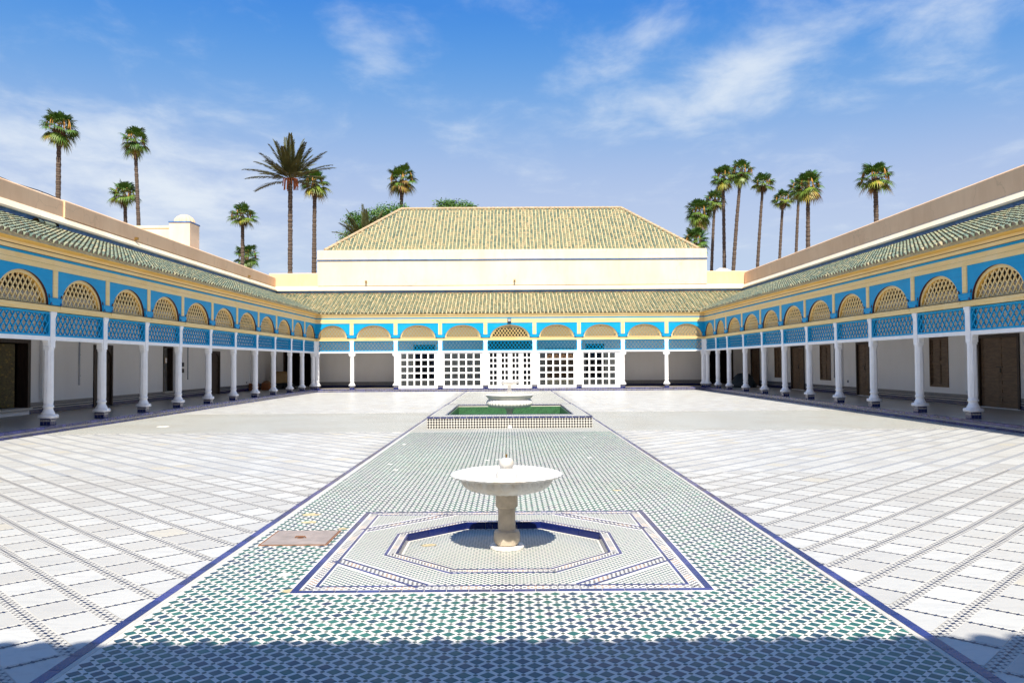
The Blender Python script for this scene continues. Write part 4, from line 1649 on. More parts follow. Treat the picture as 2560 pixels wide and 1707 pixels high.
def room(root, u0, u1, z0, z1, d0, depth, hole=None):
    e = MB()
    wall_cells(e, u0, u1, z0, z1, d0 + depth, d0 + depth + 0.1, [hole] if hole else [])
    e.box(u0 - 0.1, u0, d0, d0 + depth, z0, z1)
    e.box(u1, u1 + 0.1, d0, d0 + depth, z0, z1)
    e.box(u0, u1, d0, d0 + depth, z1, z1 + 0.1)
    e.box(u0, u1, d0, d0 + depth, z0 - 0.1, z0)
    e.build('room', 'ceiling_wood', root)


def parapet(root, u0, u1, top, seam=None, depth=0.42, end=(0, 0)):
    """moulded upper wall over the gallery roof"""
    d = GD
    e = MB()
    f = lambda dd, z, u: (u, dd, z)
    e.prism([(d - 0.005, 5.80), (d - 0.005, 5.985), (d + 0.3, 5.985), (d + 0.3, 5.80)], u0, u1, f=f)
    e.prism([(d - 0.15, 6.10), (d - 0.15, 6.165), (d + 0.05, 6.40), (d + 0.3, 6.40), (d + 0.3, 6.10)], u0, u1, mi=1, f=f)  # sloped ledge takes the lightened paint, sunlight put into its colour
    pieces = [(u0, u1, 0.0)] if seam is None else [(u0, seam, 0.0), (seam, u1, -0.055)]
    for a, b_, o in pieces:
        e.prism([(d + 0.06 + o, 6.401), (d + 0.06 + o, top - 0.05), (d + 0.075 + o, top - 0.02), (d + 0.10 + o, top), (d + depth - 0.04, top), (d + depth, top - 0.04), (d + depth, 6.401)], a, b_, mi=0, f=f)
    p = e.build('parapet', ['plaster_tan', 'plaster_sunlit'], root)
    e = MB()
    e.prism([(d - 0.045, 5.986), (d - 0.06, 6.05), (d - 0.10, 6.099), (d + 0.28, 6.099), (d + 0.28, 5.986)], u0, u1, f=f)
    e.build('blue_moulding', 'band_blue', p)
    return p


def wing(name, label, loc, rz, u0, u1, doors, top, seam=None, pil=(), u_in=None):
    root = thing(name, label, 'building', loc, rz, 'wings of the palace')
    holes = []
    gaps = []
    for kind, a, b_, z0_, z1_ in doors:
        holes.append((a, b_, z0_, z1_))
        if z0_ < 0.45:
            gaps.append((a, b_))
    e = MB()
    wall_cells(e, u0, u1, -0.3, 5.9, GD, GD + 0.38, holes)
    e.build('wall', 'wall_grey', root)
    ui = u_in or (u0, u1)
    dado(root, ui[0], ui[1], gaps, GD)
    for kind, a, b_, z0_, z1_ in doors:
        if kind == 'plank':
            plank_door(root, a, b_, z0_, z1_, GD, 2, 8)
        elif kind == 'arched':
            plank_door(root, a, b_, z0_, z1_, GD, 1, 5, ('wood_dark', 'wood_dark'), True)
        elif kind == 'window':
            shutter_window(root, a, b_, z0_, z1_, GD)
        elif kind == 'dark':
            room(root, a - 0.5, b_ + 0.5, z0_, z1_ + 0.3, GD + 0.38, 3.0)
            e = MB()
            e.box(a, a + 0.08, GD - 0.02, GD + 0.2, z0_, z1_)
            e.box(b_ - 0.08, b_, GD - 0.02, GD + 0.2, z0_, z1_)
            e.box(a + 0.08, b_ - 0.08, GD - 0.02, GD + 0.2, z1_ - 0.08, z1_)
            e.build('door_frame', 'wood_dark', root)
            e = MB()
            e.box(a - 0.05, b_ + 0.05, GD - 0.12, GD + 0.3, z0_ - 0.06, z0_ - 0.001)
            e.build('threshold', 'kerb_white', root)
    for u in pil:
        e = MB()
        e.prism([(GD - 0.001, 0.50), (GD - 0.10, 0.62), (GD - 0.10, 3.9), (GD - 0.001, 3.9)], u - 0.13, u + 0.13, f=lambda d, z, x: (x, d, z))
        e.build('pilaster', 'paint_white', root)
    parapet(root, u0, u1, top, seam)
    # flat roof and outer wall of the wing
    e = MB()
    e.box(u0, u1, GD + 0.42, GD + 6.0, 6.28, 6.4)
    e.build('roof', 'plaster_tan', root)
    e = MB()
    hl = [(21.2, 22.6, 1.35, 2.3)] if loc[0] < 0 and abs(rz - HP) < 0.1 else []
    wall_cells(e, u0, u1, -0.3, 6.7, GD + 6.0, GD + 6.35, hl)
    e.build('outer_wall', 'plaster_tan', root)
    return root


doorsL = [('gold', 20.9, 23.7, 0.36, 2.40), ('arched', 27.3, 28.6, ZF, 2.32), ('dark', 32.8, 33.75, 0.50, 2.40), ('arched', 38.1, 39.2, ZF, 2.26), ('arched', 11.5, 12.8, ZF, 2.32)]
wl_ = wing('palace_wing', 'long wing with tan parapet, turret behind it, and gallery wall with dark arched doorways', (XL, 0, 0), HP, YN - GD - 0.4, YB + GD, doorsL, 6.97, 25.5, (24.3, 33.95, 43.9, 14.5), (YN - GD, YB + GD))
doorsR = [('plank', -24.4, -22.4, ZF + 0.02, 2.36), ('window', -27.2, -26.05, 0.70, 2.38), ('plank', -32.95, -31.7, ZF + 0.02, 2.36), ('window', -36.8, -35.6, 0.72, 2.34), ('plank', -40.6, -38.75, ZF + 0.02, 2.36),
          ('window', -43.1, -42.1, 0.72, 2.34), ('plank', -47.3, -45.7, ZF + 0.02, 2.36), ('window', -18.0, -16.8, 0.7, 2.38)]
wr_ = wing('palace_wing', 'long wing with plain tan parapet and gallery wall with brown plank doors and shutters', (XR, 0, 0), -HP, -YB - GD, -YN + GD + 0.4, doorsR, 7.14, None, (-24.85, -34.4, -44.3, -14.5), (-YB - GD, -YN + GD))
cx = (xb[4] + xb[5]) / 2
doorsB = [('dark', -13.85, -11.75, ZF + 0.07, 2.45), ('dark', 11.95, 13.85, ZF + 0.07, 2.45), ('dark', -5.85, -4.5, ZF + 0.07, 2.75), ('dark', 4.75, 5.9, ZF + 0.07, 2.75), ('dark', -1.25, 1.45, ZF + 0.07, 3.75)]
wb_ = wing('palace_wing', 'far wing with sunlit cream wall above the glazed arcade', (0, YB, 0), 0, XL - GD - 0.4, XR + GD + 0.4, doorsB, 7.22, None, (), (XL - GD, XR + GD))
wn_ = wing('palace_wing', 'wing behind the camera on the near side of the court', (0, YN, 0), 2 * HP, -XR - GD, -XL + GD, [('plank', -0.9, 0.9, ZF + 0.02, 2.5)], 7.0)

# gilded door standing open in the left wing, with a grille behind
e = MB()
a, b_ = 20.9, 23.7
e.box(a, a + 0.14, GD - 0.03, GD + 0.3, 0.36, 2.40)
e.box(b_ - 0.14, b_, GD - 0.03, GD + 0.3, 0.36, 2.40)
e.box(a + 0.14, b_ - 0.14, GD - 0.03, GD + 0.3, 2.28, 2.40)
e.build('door_frame', 'wood_dark', wl_)
room(wl_, 20.2, 26.0, 0.36, 3.2, GD + 0.38, 5.2, (21.2, 22.6, 1.35, 2.3))
e = MB()
e.box(-0.03, 0.03, 0.0, 1.25, 0.0, 1.88)
for z in (0.08, 0.66, 1.24):
    for sx in (-1, 1):
        e.box(sx * 0.031 - 0.006, sx * 0.031 + 0.006, 0.12, 1.13, z, z + 0.03)
        e.box(sx * 0.031 - 0.006, sx * 0.031 + 0.006, 0.12, 1.13, z + 0.48, z + 0.51)
gd = e.build('gilded_leaf', 'gold_door', wl_)
gd.location = (b_ - 0.22, GD + 0.32, 0.375)
gd.rotation_euler = (0, 0, R(38))
e = MB()
e.box(a, b_, GD - 0.10, GD + 0.36, 0.29, 0.359)
e.build('threshold', 'kerb_white', wl_)
e = MB()
for i in range(9):
    u = 21.2 + i * 0.175
    e.box(u - 0.014, u + 0.014, GD + 5.6, GD + 5.63, 1.35, 2.3)
for i in range(6):
    z = 1.36 + i * 0.186
    e.box(21.2, 22.6, GD + 5.601, GD + 5.629, z - 0.014, z + 0.014)
e.build('window_grille', 'iron', wl_)

# upper block of the far wing with its hipped tile roof
HB = thing('upper_hall', 'cream upper hall at the far end with hipped green tile roof', 'building', (0.35, YB + GD, 0))
ux0, ux1, HT = -12.1, 11.95, 8.62
e = MB()
e.box(ux0, ux1, -0.012, 9.6, 6.41, 7.955)
e.box(ux0, ux1, -0.012, 9.6, 8.055, HT - 0.06)
e.box(ux0, ux1, 0.012, 9.57, HT - 0.06, HT)
e.build('wall', 'plaster_sunlit', HB)
e = MB()
e.box(ux0 - 0.03, ux1 + 0.03, -0.055, 9.6, 7.957, 8.025)
e.build('blue_moulding', 'band_blue', HB)
e = MB()
e.box(ux0 - 0.05, ux1 + 0.05, -0.075, 9.6, 8.026, 8.054)
e.build('moulding', 'plaster_sunlit', HB)
hx0, hx1, hy0, hz = -11.85, 11.65, 0.85, HT + 0.06
D, RH = 4.25, 3.42
rd = [(hx0 + D, hy0 + D, hz + RH), (hx1 - D, hy0 + D, hz + RH)]
bs_ = [(hx0, hy0, hz), (hx1, hy0, hz), (hx1, hy0 + 2 * D, hz), (hx0, hy0 + 2 * D, hz)]
e = MB()
e.add(bs_ + rd, [(0, 1, 5, 4), (1, 2, 5), (2, 3, 4, 5), (3, 0, 4), (3, 2, 1, 0)])
hr = e.build('roof', 'roof_mortar', HB)
WH = Matrix.Translation(HB.location)
SL = math.hypot(D, RH)
cs, sn = D / SL, RH / SL
tile_face(hr, WH, (hx0, hy0, hz - 0.01), (1, 0, 0), (0, cs, sn), hx1 - hx0, SL, lambda u, s: s * cs + 0.05 < u < (hx1 - hx0) - s * cs - 0.05, 0.235, 0.245, 300, 5, 4.05)
tile_face(hr, WH, (hx0, hy0 + 2 * D, hz - 0.01), (0, -1, 0), (cs, 0, sn), 2 * D, SL, lambda u, s: s * cs + 0.05 < u < 2 * D - s * cs - 0.05, 0.235, 0.245, 0, 6, 4.05)
tile_face(hr, WH, (hx1, hy0, hz - 0.01), (0, 1, 0), (-cs, 0, sn), 2 * D, SL, lambda u, s: s * cs + 0.05 < u < 2 * D - s * cs - 0.05, 0.235, 0.245, 0, 7, 4.05)
e = MB()
def ridge_run(p, q):
    p, q = Vector(p), Vector(q)
    L = (q - p).length
    n = int(L / 0.32)
    for i in range(n):
        a_, c_ = p + (q - p) * (i / n), p + (q - p) * ((i + 1.12) / n)
        e.tube([a_ + Vector((0, 0, 0.06)), c_ + Vector((0, 0, 0.06))], [0.115, 0.095], 8)
ridge_run(rd[0], rd[1])
ridge_run(bs_[0], rd[0])
ridge_run(bs_[1], rd[1])
ridge_run(bs_[2], rd[1])
ridge_run(bs_[3], rd[0])
e.build('ridge_tile_row', 'ridge', hr, kind='stuff')

# ------------------------------------------------------------------ roof turret beyond the left parapet
tu = thing('roof_turret', 'cream stair turret with small ribbed dome rising behind a tan parapet', 'turret', (-16.45, 40.0, 6.4))
e = MB()
e.box(-0.52, 0.52, -0.6, 0.6, 0.0, 2.33)
e.build('tower', 'plaster_sunlit', tu)
e = MB()
e.box(-2.6, -0.53, -0.25, 0.25, 0.0, 2.12)
e.box(-2.62, -0.53, -0.29, 0.29, 2.12, 2.24)
e.build('side_wall', 'plaster_sunlit', tu)
e = MB()
e.box(-0.55, 0.55, -0.63, 0.63, 2.331, 2.40)
e.build('blue_band', 'band_blue', tu)
e = MB()
e.lathe([(0.49, 2.40), (0.49, 2.44), (0.455, 2.56), (0.36, 2.69), (0.20, 2.80), (0.04, 2.84)], 84, flute=lambda a, k: 1 + 0.13 * abs(math.sin(a * 7)) - 0.05)
e.build('dome', 'plaster_tan', tu, True)
cap = thing('stair_kiosk', 'small white kiosk with pyramid top showing over the far wall beside the right parapet', 'kiosk', (14.2, 52.0, 6.4))
e = MB()
e.box(-0.65, 0.65, -0.6, 0.6, 0.0, 1.05)
e.build('base', 'plaster_sunlit', cap)
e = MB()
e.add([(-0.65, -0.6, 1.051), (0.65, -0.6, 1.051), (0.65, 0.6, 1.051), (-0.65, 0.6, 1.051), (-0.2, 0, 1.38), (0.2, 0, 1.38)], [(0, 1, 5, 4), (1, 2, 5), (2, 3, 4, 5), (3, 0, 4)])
e.build('pyramid', 'plaster_sunlit', cap)

# ------------------------------------------------------------------ small things
fld = thing('floodlight', 'small square floodlight fixed above the middle arch of the far arcade', 'floodlight', (0.06, YB - 0.16, 3.92))
e = MB()
e.box(-0.11, 0.11, -0.13, -0.05, 0.02, 0.24)
e.build('housing', 'iron', fld)
e = MB()
e.box(-0.085, 0.085, -0.136, -0.1305, 0.055, 0.215)
e.build('lens', 'lamp_glass', fld)
e = MB()
e.box(-0.08, 0.08, -0.11, 0.0, -0.04, 0.018)
e.build('bracket', 'iron', fld)


def spout(lbl, loc, rz):
    s = thing('wall_spout', lbl, 'spout', loc, rz, 'drain spouts in the parapets')
    e = MB()
    e.box(-0.05, 0.05, -0.16, 0.02, -0.04, -0.01)
    e.box(-0.05, -0.025, -0.16, 0.02, -0.01, 0.06)
    e.box(0.025, 0.05, -0.16, 0.02, -0.01, 0.06)
    e.build('trough', 'brass', s)
    e = MB()
    e.box(-0.08, 0.08, -0.012, 0.01, -0.08, -0.042)
    e.build('patch', 'plaster_tan', s)


spout('brown drain spout near the middle of the far cream wall', (0.40, YB + GD - 0.02, 6.70), 0)
spout('pale drain spout on the left part of the far cream wall', (-8.75, YB + GD - 0.02, 6.66), 0)
spout('brass spout on the left tan parapet below the turret', (XL - GD - 0.05, 30.3, 6.46), HP)
spout('small spout on the left parapet near the far corner', (XL - GD - 0.05, 43.5, 6.46), HP)


def socket(lbl, loc, rz):
    s = thing('wall_socket', lbl, 'socket', loc, rz, 'sockets on the gallery walls')
    e = MB()
    e.box(-0.055, 0.055, -0.03, 0.0, -0.055, 0.055)
    e.build('box', 'lamp_glass', s)
    e = MB()
    e.lathe([(0.03, -0.002), (0.03, 0.006)], 12)
    o = e.build('plug_hole', 'iron', s)
    o.rotation_euler = (R(90), 0, 0)
    o.location = (0, -0.031, 0)


socket('socket on the grey gallery wall between the two arched doors', (XL - GD + 0.001, 31.2, 0.85), HP)
socket('socket low on the left gallery wall beside the third pilaster', (XL - GD + 0.001, 43.2, 0.62), HP)
socket('socket on the right gallery wall beside the middle pilaster', (XR + GD - 0.001, 33.8, 0.72), -HP)
sg = thing('door_plaque', 'small pale plaque in the dark doorway of the left gallery', 'plaque', (XL - GD + 0.05, 32.92, 1.80), HP)
e = MB()
e.box(-0.09, 0.09, -0.02, 0.0, -0.12, 0.12)
e.build('plate', 'cardboard', sg)
e = MB()
e.box(-0.07, 0.07, -0.022, -0.0205, -0.10, 0.10)
e.build('notice', 'wall_grey', sg)
for k, zz in enumerate((1.62, 1.35)):
    sb = thing('switch_box', 'upper dark switch box on the left gallery wall' if k == 0 else 'lower dark switch box on the left gallery wall', 'switch box', (XL - GD, 34.7, zz), HP)
    e = MB()
    e.box(-0.09, 0.09, -0.06, 0.0, -0.09, 0.09)
    e.build('case', 'iron', sb)
    e = MB()
    e.box(-0.03, 0.03, -0.075, -0.0605, -0.03, 0.03)
    e.build('knob', 'wood_dark', sb)


def stripe(lbl, loc, rz, h):  # raised grey strips in place of thin dark lines on the walls
    s = thing('wall_stripe', lbl, 'stripe', loc, rz, 'stripes on the gallery walls')
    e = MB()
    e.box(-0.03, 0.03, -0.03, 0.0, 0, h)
    e.build('stripe_bar', 'lamp_glass', s)
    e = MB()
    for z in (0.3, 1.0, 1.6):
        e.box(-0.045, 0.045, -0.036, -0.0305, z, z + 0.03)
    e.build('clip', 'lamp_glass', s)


stripe('grey conduit on the left wall before the first arched door', (XL - GD, 26.4, 0.95), HP, 1.75)
stripe('grey conduit on the left wall beside the switch boxes', (XL - GD, 35.3, 0.95), HP, 1.75)
stripe('grey conduit on the right wall between the middle window and pilaster', (XR + GD, 35.2, 0.85), -HP, 1.85)

# clutter at the far end of the left gallery
bx = thing('cardboard_box', 'brown cardboard box on top of dark bags in the far left corner', 'box', (-13.35, 46.4, 0.52), R(14))
e = MB()
e.box(-0.33, 0.33, -0.25, 0.25, 0.0, 0.56)
e.build('carton', 'cardboard', bx)
e = MB()
e.rot_box((0, -0.33, 0.60), (Vector((1, 0, 0)), Vector((0, 0.8, -0.6)), Vector((0, 0.6, 0.8))), (0.32, 0.10, 0.006))
e.rot_box((0, 0.33, 0.60), (Vector((1, 0, 0)), Vector((0, 0.8, 0.6)), Vector((0, -0.6, 0.8))), (0.32, 0.10, 0.006))
e.build('flap', 'cardboard', bx)


def heap(name, lbl, cat, loc, r, h, seed, mt):
    rn = random.Random(seed)
    ph = [rn.uniform(0, 6.28) for _ in range(4)]
    e = MB()
    e.lathe([(r, 0.0), (r * 1.04, h * 0.12), (r * 0.98, h * 0.4), (r * 0.78, h * 0.7), (r * 0.5, h * 0.92), (r * 0.1, h)], 30,
            flute=lambda a, k: 1 + 0.10 * math.sin(3 * a + ph[0] + k * 0.4) + 0.06 * math.sin(7 * a + ph[1] - k) + 0.04 * math.sin(13 * a + ph[2] + k))
    o = e.build(name, mt, None, True)
    o.location = loc
    o['label'], o['category'] = lbl, cat
    return o


heap('bag', 'dark full bag under the cardboard box in the far left gallery corner', 'bag', (-13.35, 46.4, ZF), 0.42, 0.36, 1, 'tarp')
heap('bag', 'low dark bag on the floor just right of the cardboard box', 'bag', (-12.75, 45.9, ZF), 0.30, 0.40, 2, 'tarp')
heap('bag', 'brown sack lying between the orange crates and the cardboard box', 'bag', (-13.85, 45.2, ZF), 0.30, 0.52, 3, 'leather')
for k, (x, y, lb) in enumerate(((-14.05, 43.6, 'orange wooden crate nearest the wall at the end of the left gallery'), (-13.55, 44.3, 'second orange wooden crate, nearer the cardboard box'))):
    cr = thing('crate', lb, 'crate', (x, y, ZF), R(8 - 20 * k), 'orange crates')
    for s in (-1, 1):
        for i in range(3):
            e = MB()
            z = 0.03 + i * 0.13
            e.box(-0.24, 0.24, s * 0.16 - 0.008, s * 0.16 + 0.008, z, z + 0.09)
            e.build('slat', 'crate_orange', cr)
            e = MB()
            e.box(s * 0.24 - 0.008, s * 0.24 + 0.008, -0.15, 0.15, z, z + 0.09)
            e.build('slat', 'crate_orange', cr)
    e = MB()
    for sx in (-1, 1):
        for sy in (-1, 1):
            e.box(sx * 0.215 - 0.015, sx * 0.215 + 0.015, sy * 0.135 - 0.015, sy * 0.135 + 0.015, 0, 0.42)
    e.build('post', 'crate_orange', cr)
    e = MB()
    e.box(-0.23, 0.23, -0.15, 0.15, 0.0, 0.015)
    e.build('bottom', 'crate_orange', cr)
heap('covered_heap', 'dark covered heap against the wall at the far end of the right gallery', 'heap', (13.2, 44.2, ZF), 0.62, 0.82, 5, 'tarp')
# broken ridge tiles lying on the left roof
wv = Matrix(WL)
for k, (u, s, ang) in enumerate(((23.85, 0.96, 8), (24.25, 0.945, -12), (24.7, 0.95, 25))):
    p = wv @ Vector((u, -0.46 + s * (GD + 0.46), EAVE_Z + s * (TOP_Z - EAVE_Z) + 0.13))
    e = MB()
    vs = []
    for (yy, r) in ((-0.22, 0.10), (0.22, 0.08)):
        for i in range(7):
            an = math.pi * i / 6
            vs.append((r * math.cos(an), yy, r * math.sin(an)))
    e.add(vs, [(i, i + 1, 8 + i, 7 + i) for i in range(6)], 0, 0.3 + 0.2 * k)
    e.add([(x * 0.85, y, z * 0.85) for x, y, z in vs], [(i, i + 1, 8 + i, 7 + i) for i in range(6)], 0, 0.0)
    o = e.build('loose_tile', 'roof_tile')
    o.location = p
    o.rotation_euler = (0, R(15), R(ang))
    o['label'] = ('loose roof tile lying nearest the camera along the left roof top', 'middle loose roof tile along the left roof top', 'farthest of the three loose roof tiles on the left roof')[k]
    o['category'] = 'roof tile'
    o['group'] = 'loose tiles on the left roof'

# brown panel added behind the glazing right of the middle bay for a reflection
lf = thing('reflection_panel', 'brown panel with pale crossed lower fields, added behind the glazing for a reflection right of the middle', 'door', (2.85, YB + 0.42, ZF), R(0))
e = MB()
e.box(-0.72, 0.95, 0.0, 0.05, 0.0, 2.3)
e.build('leaf', 'wood_warm', lf)
for k in range(4):
    x = -0.66 + k * 0.40
    e = MB()
    e.box(x, x + 0.34, -0.012, -0.001, 0.12, 0.52)
    pn = e.build('panel', 'paint_cream', lf)
    e = MB()
    for s in (-1, 1):
        e.rot_box((x + 0.17, -0.019 - 0.006 * s, 0.32), (Vector((0.65, 0, s * 0.76)), Vector((0, 1, 0)), Vector((-s * 0.76, 0, 0.65))), (0.25, 0.0028, 0.012))
    e.build('crossed_batten', 'wood_warm', pn)

# ------------------------------------------------------------------ palms and trees
def fan_crown(seed, nleaf=46, up=80, down=-58):
    rn = random.Random(seed)
    mb = MB()
    for k in range(nleaf):
        f = (k + 0.5) / nleaf
        az_ = k * 2.39996 + rn.uniform(-0.25, 0.25)
        el_ = R(up + (down - up) * f ** 0.9 + rn.uniform(-9, 9))
        d = Vector((math.cos(az_) * math.cos(el_), math.sin(az_) * math.cos(el_), math.sin(el_)))
        pl = rn.uniform(0.62, 0.95) * (0.75 if f < 0.15 else 1)
        fr_ = rn.uniform(0.62, 0.85)
        side = d.cross(Vector((0, 0, 1)))
        if side.length < 0.05:
            side = Vector((1, 0, 0))
        side.normalize()
        side = (side + Vector((rn.uniform(-.3, .3), rn.uniform(-.3, .3), rn.uniform(-.3, .3)))).normalized()
        nr = side.cross(d).normalized()
        tn = min(0.99, max(0.0, 0.18 + 0.50 * f ** 1.6 + rn.gauss(0, 0.10)))
        if f > 0.8 and rn.random() < 0.35:
            tn = rn.uniform(0.75, 1.0)
        sag = Vector((0, 0, -1)) * (0.10 + 0.22 * f)
        h = d * pl + sag * pl * 0.35
        w_ = 0.014
        mb.quad(tuple(-side * w_), tuple(side * w_), tuple(h + side * w_), tuple(h - side * w_), 0, min(1, tn + 0.25))
        K = 17
        for i in range(K):
            a = R(-112 + 224 * i / (K - 1)) + rn.uniform(-0.05, 0.05)
            dd = (d * math.cos(a) + side * math.sin(a)).normalized()
            ln = fr_ * (0.78 + 0.22 * math.cos(a)) * rn.uniform(0.88, 1.08)
            fold = nr * (0.06 * abs(math.sin(a)) * fr_)
            p0 = h + dd * (ln * 0.05)
            p1 = h + dd * (ln * 0.52) + sag * (ln * 0.22) - fold
            p2 = h + dd * (ln * 0.82) + sag * (ln * 0.75) + Vector((0, 0, -ln * 0.05)) - fold
            p3 = h + dd * (ln * 0.96) + sag * (ln * 1.25) + Vector((0, 0, -ln * 0.16))
            cr_ = dd.cross(nr).normalized()
            wm = ln * 0.52 * R(224) / (K - 1) * 0.56
            wa = wm * 0.35
            t2 = min(1, max(0, tn + rn.gauss(0, 0.05)))
            mb.quad(tuple(p0 - cr_ * wa * 0.3), tuple(p0 + cr_ * wa * 0.3), tuple(p1 + cr_ * wm), tuple(p1 - cr_ * wm), 0, t2)
            mb.quad(tuple(p1 - cr_ * wm), tuple(p1 + cr_ * wm), tuple(p2 + cr_ * wa), tuple(p2 - cr_ * wa), 0, t2)
            mb.add([tuple(p2 - cr_ * wa), tuple(p2 + cr_ * wa), tuple(p3)], [(0, 1, 2)], 0, t2)
    return mb.mesh('crown', 'frond')


def dead_skirt(seed):
    rn = random.Random(seed)
    mb = MB()
    for k in range(26):
        az_ = k * 2.4 + rn.uniform(-.3, .3)
        o = Vector((math.cos(az_), math.sin(az_), 0))
        L = rn.uniform(0.7, 1.5)
        p0 = o * 0.08 + Vector((0, 0, -0.05))
        p1 = o * rn.uniform(0.28, 0.45) + Vector((0, 0, -0.35))
        for i in range(7):
            sd_ = Vector((-o.y, o.x, 0)) * (rn.uniform(-0.22, 0.22))
            p2 = p1 * 0.8 + sd_ + Vector((0, 0, -L * rn.uniform(0.5, 0.8)))
            cr_ = Vector((-o.y, o.x, 0)) * 0.035
            mb.quad(tuple(p0 - cr_ * 0.3), tuple(p0 + cr_ * 0.3), tuple(p1 + sd_ * 0.5 + cr_), tuple(p1 + sd_ * 0.5 - cr_))
            mb.add([tuple(p1 + sd_ * 0.5 - cr_), tuple(p1 + sd_ * 0.5 + cr_), tuple(p2)], [(0, 1, 2)])
    return mb.mesh('dead_frond', 'frond_dead')


def flower_stalks(seed):
    rn = random.Random(seed)
    mb = MB()
    for k in range(7):
        az_ = k * 2.4 + rn.uniform(-.4, .4)
        o = Vector((math.cos(az_), math.sin(az_), 0))
        r = rn.uniform(0.75, 1.05)
        a = [Vector((0, 0, 0.1)), o * r * 0.5 + Vector((0, 0, 0.42)), o * r * 0.85 + Vector((0, 0, 0.38)), o * r + Vector((0, 0, 0.05)), o * r * 1.04 + Vector((0, 0, -0.45))]
        mb.tube(a, [0.02, 0.018, 0.02, 0.03, 0.01], 5)
        for i in range(12):
            c = a[2] + (a[3] - a[2]) * rn.uniform(0, 1) + Vector((0, 0, rn.uniform(-0.05, 0.05)))
            q = Vector((rn.uniform(-.12, .12), rn.uniform(-.12, .12), rn.uniform(-0.55, -0.25)))
            s = Vector((rn.uniform(-1, 1), rn.uniform(-1, 1), 0)).normalized() * 0.028
            mb.quad(tuple(c - s), tuple(c + s), tuple(c + q + s * 0.5), tuple(c + q - s * 0.5))
    return mb.mesh('flower_stalk', 'flower')


CROWNS = [fan_crown(1), fan_crown(2, 58, 84, -66), fan_crown(3, 40, 76, -48), fan_crown(4, 52, 80, -72), fan_crown(5, 36, 70, -30), fan_crown(6, 48, 86, -60)]
SKIRTS = [dead_skirt(s) for s in (1, 2)]
FLOWS = [flower_stalks(s) for s in (1, 2, 3)]


def at_px(px_, py_, Y):
    """world x, z of the photo pixel (2560 wide) on the plane at distance Y"""
    xc, yc = (px_ - 1280) / FPX, -(py_ - 853.5) / FPX
    d = cam.matrix_world.to_3x3() @ Vector((xc, yc, -1))
    s = Y / d.y
    return d.x * s, CAM_H + d.z * s


def trunk_mesh(pts, r0, r1, seed):
    rn = random.Random(seed)
    mb = MB()
    path, rad = [], []
    n = 90
    P_ = [Vector(p) for p in pts]
    for i in range(n + 1):
        f = i / n
        # quadratic through three points
        a = P_[0] * (1 - f) ** 2 + P_[1] * (2 * f * (1 - f)) + P_[2] * f ** 2
        path.append(a + Vector((rn.uniform(-1, 1), rn.uniform(-1, 1), 0)) * 0.008)
        rad.append((r0 + (r1 - r0) * f ** 0.7) * (1 + (0.09 if i % 2 else -0.05)) * rn.uniform(0.95, 1.05))
    mb.tube(path, rad, 9)
    return mb.mesh('trunk', 'trunk')


GROUND_Z = -0.9


def fan_palm(lbl, cx_, cy_, wpx, bx_, by_, k, Y, tilt=0.0, skirt=True):
    X, Zc = at_px(cx_, cy_, Y)
    Xb, Zb = at_px(bx_, by_, Y)
    sc = (wpx / FPX * Y) / 2.75
    top = Vector((X, Y, Zc - 0.25 * sc))
    # carry the visible lean down to the ground
    fz = (top.z - GROUND_Z) / max(1.0, top.z - Zb)
    base = Vector((X + (Xb - X) * min(fz, 1.6), Y, GROUND_Z))
    root = thing('fan_palm', lbl, 'palm tree', base, 0, 'palm trees beyond the palace')
    t_ = top - base
    mid = Vector((t_.x * 0.30 + (Xb - X) * 0.15, 0, t_.z * 0.5))
    link('trunk', trunk_mesh([(0, 0, 0), mid, t_], 0.24 * sc + 0.03, 0.13 * sc + 0.02, k), root)
    M = Matrix.Translation(t_) @ Matrix.Rotation(k * 1.7, 4, 'Z') @ Matrix.Rotation(0.10 * math.sin(k * 2.3), 4, 'X') @ Matrix.Diagonal((sc, sc, sc * (1.05 + 0.14 * ((k * 7) % 5) / 4), 1))
    for nm, me in (('crown', CROWNS[(k * 5 + k // 3) % 6]), ('dead_frond', SKIRTS[k % 2]), ('flower_stalk', FLOWS[k % 3])):
        if nm == 'dead_frond' and not skirt:
            continue
        o = link(nm, me, root)
        o.matrix_basis = M
    return root


PALMS = [
    ('tallest fan palm at far left, standing alone above the left parapet', 148, 308, 95, 145, 490, 74),
    ('slender fan palm with curved trunk, second from the left', 337, 342, 74, 350, 552, 88),
    ('short fan palm in front of the curved trunk on the left', 312, 478, 74, 318, 550, 90),
    ('fan palm with brown skirt right of the roof turret', 607, 532, 74, 606, 650, 84),
    ('low fan palm whose crown just clears the left parapet', 617, 632, 66, 617, 700, 92),
    ('fan palm half hidden behind the date palm', 787, 448, 84, 785, 680, 80),
    ('fan palm above the left end of the hipped roof', 1005, 440, 80, 999, 560, 78),
    ('leaning fan palm at the left edge of the right palm group', 1748, 522, 72, 1760, 668, 82),
    ('fan palm with dark trunk second in the right group', 1787, 492, 58, 1777, 668, 96),
    ('tall fan palm third in the right group, overlapped by the tallest', 1808, 435, 66, 1811, 668, 90),
    ('tallest fan palm of the right group', 1853, 420, 70, 1833, 668, 86),
    ('fan palm with gently curved trunk right of the tallest one', 1908, 452, 60, 1892, 662, 94),
    ('short fan palm between the curved trunk and the full crowned palm', 1958, 492, 56, 1945, 640, 100),
    ('fan palm half behind the full crowned palm of the right group', 1998, 462, 58, 1987, 625, 104),
    ('full crowned fan palm at the right edge of the group', 2020, 455, 84, 2019, 610, 86),
    ('lone fan palm at far right above the right parapet', 2188, 432, 96, 2191, 540, 76),
    ('low bushy fan palm tucked behind the right end of the hipped roof', 1738, 592, 74, 1742, 690, 70),
]
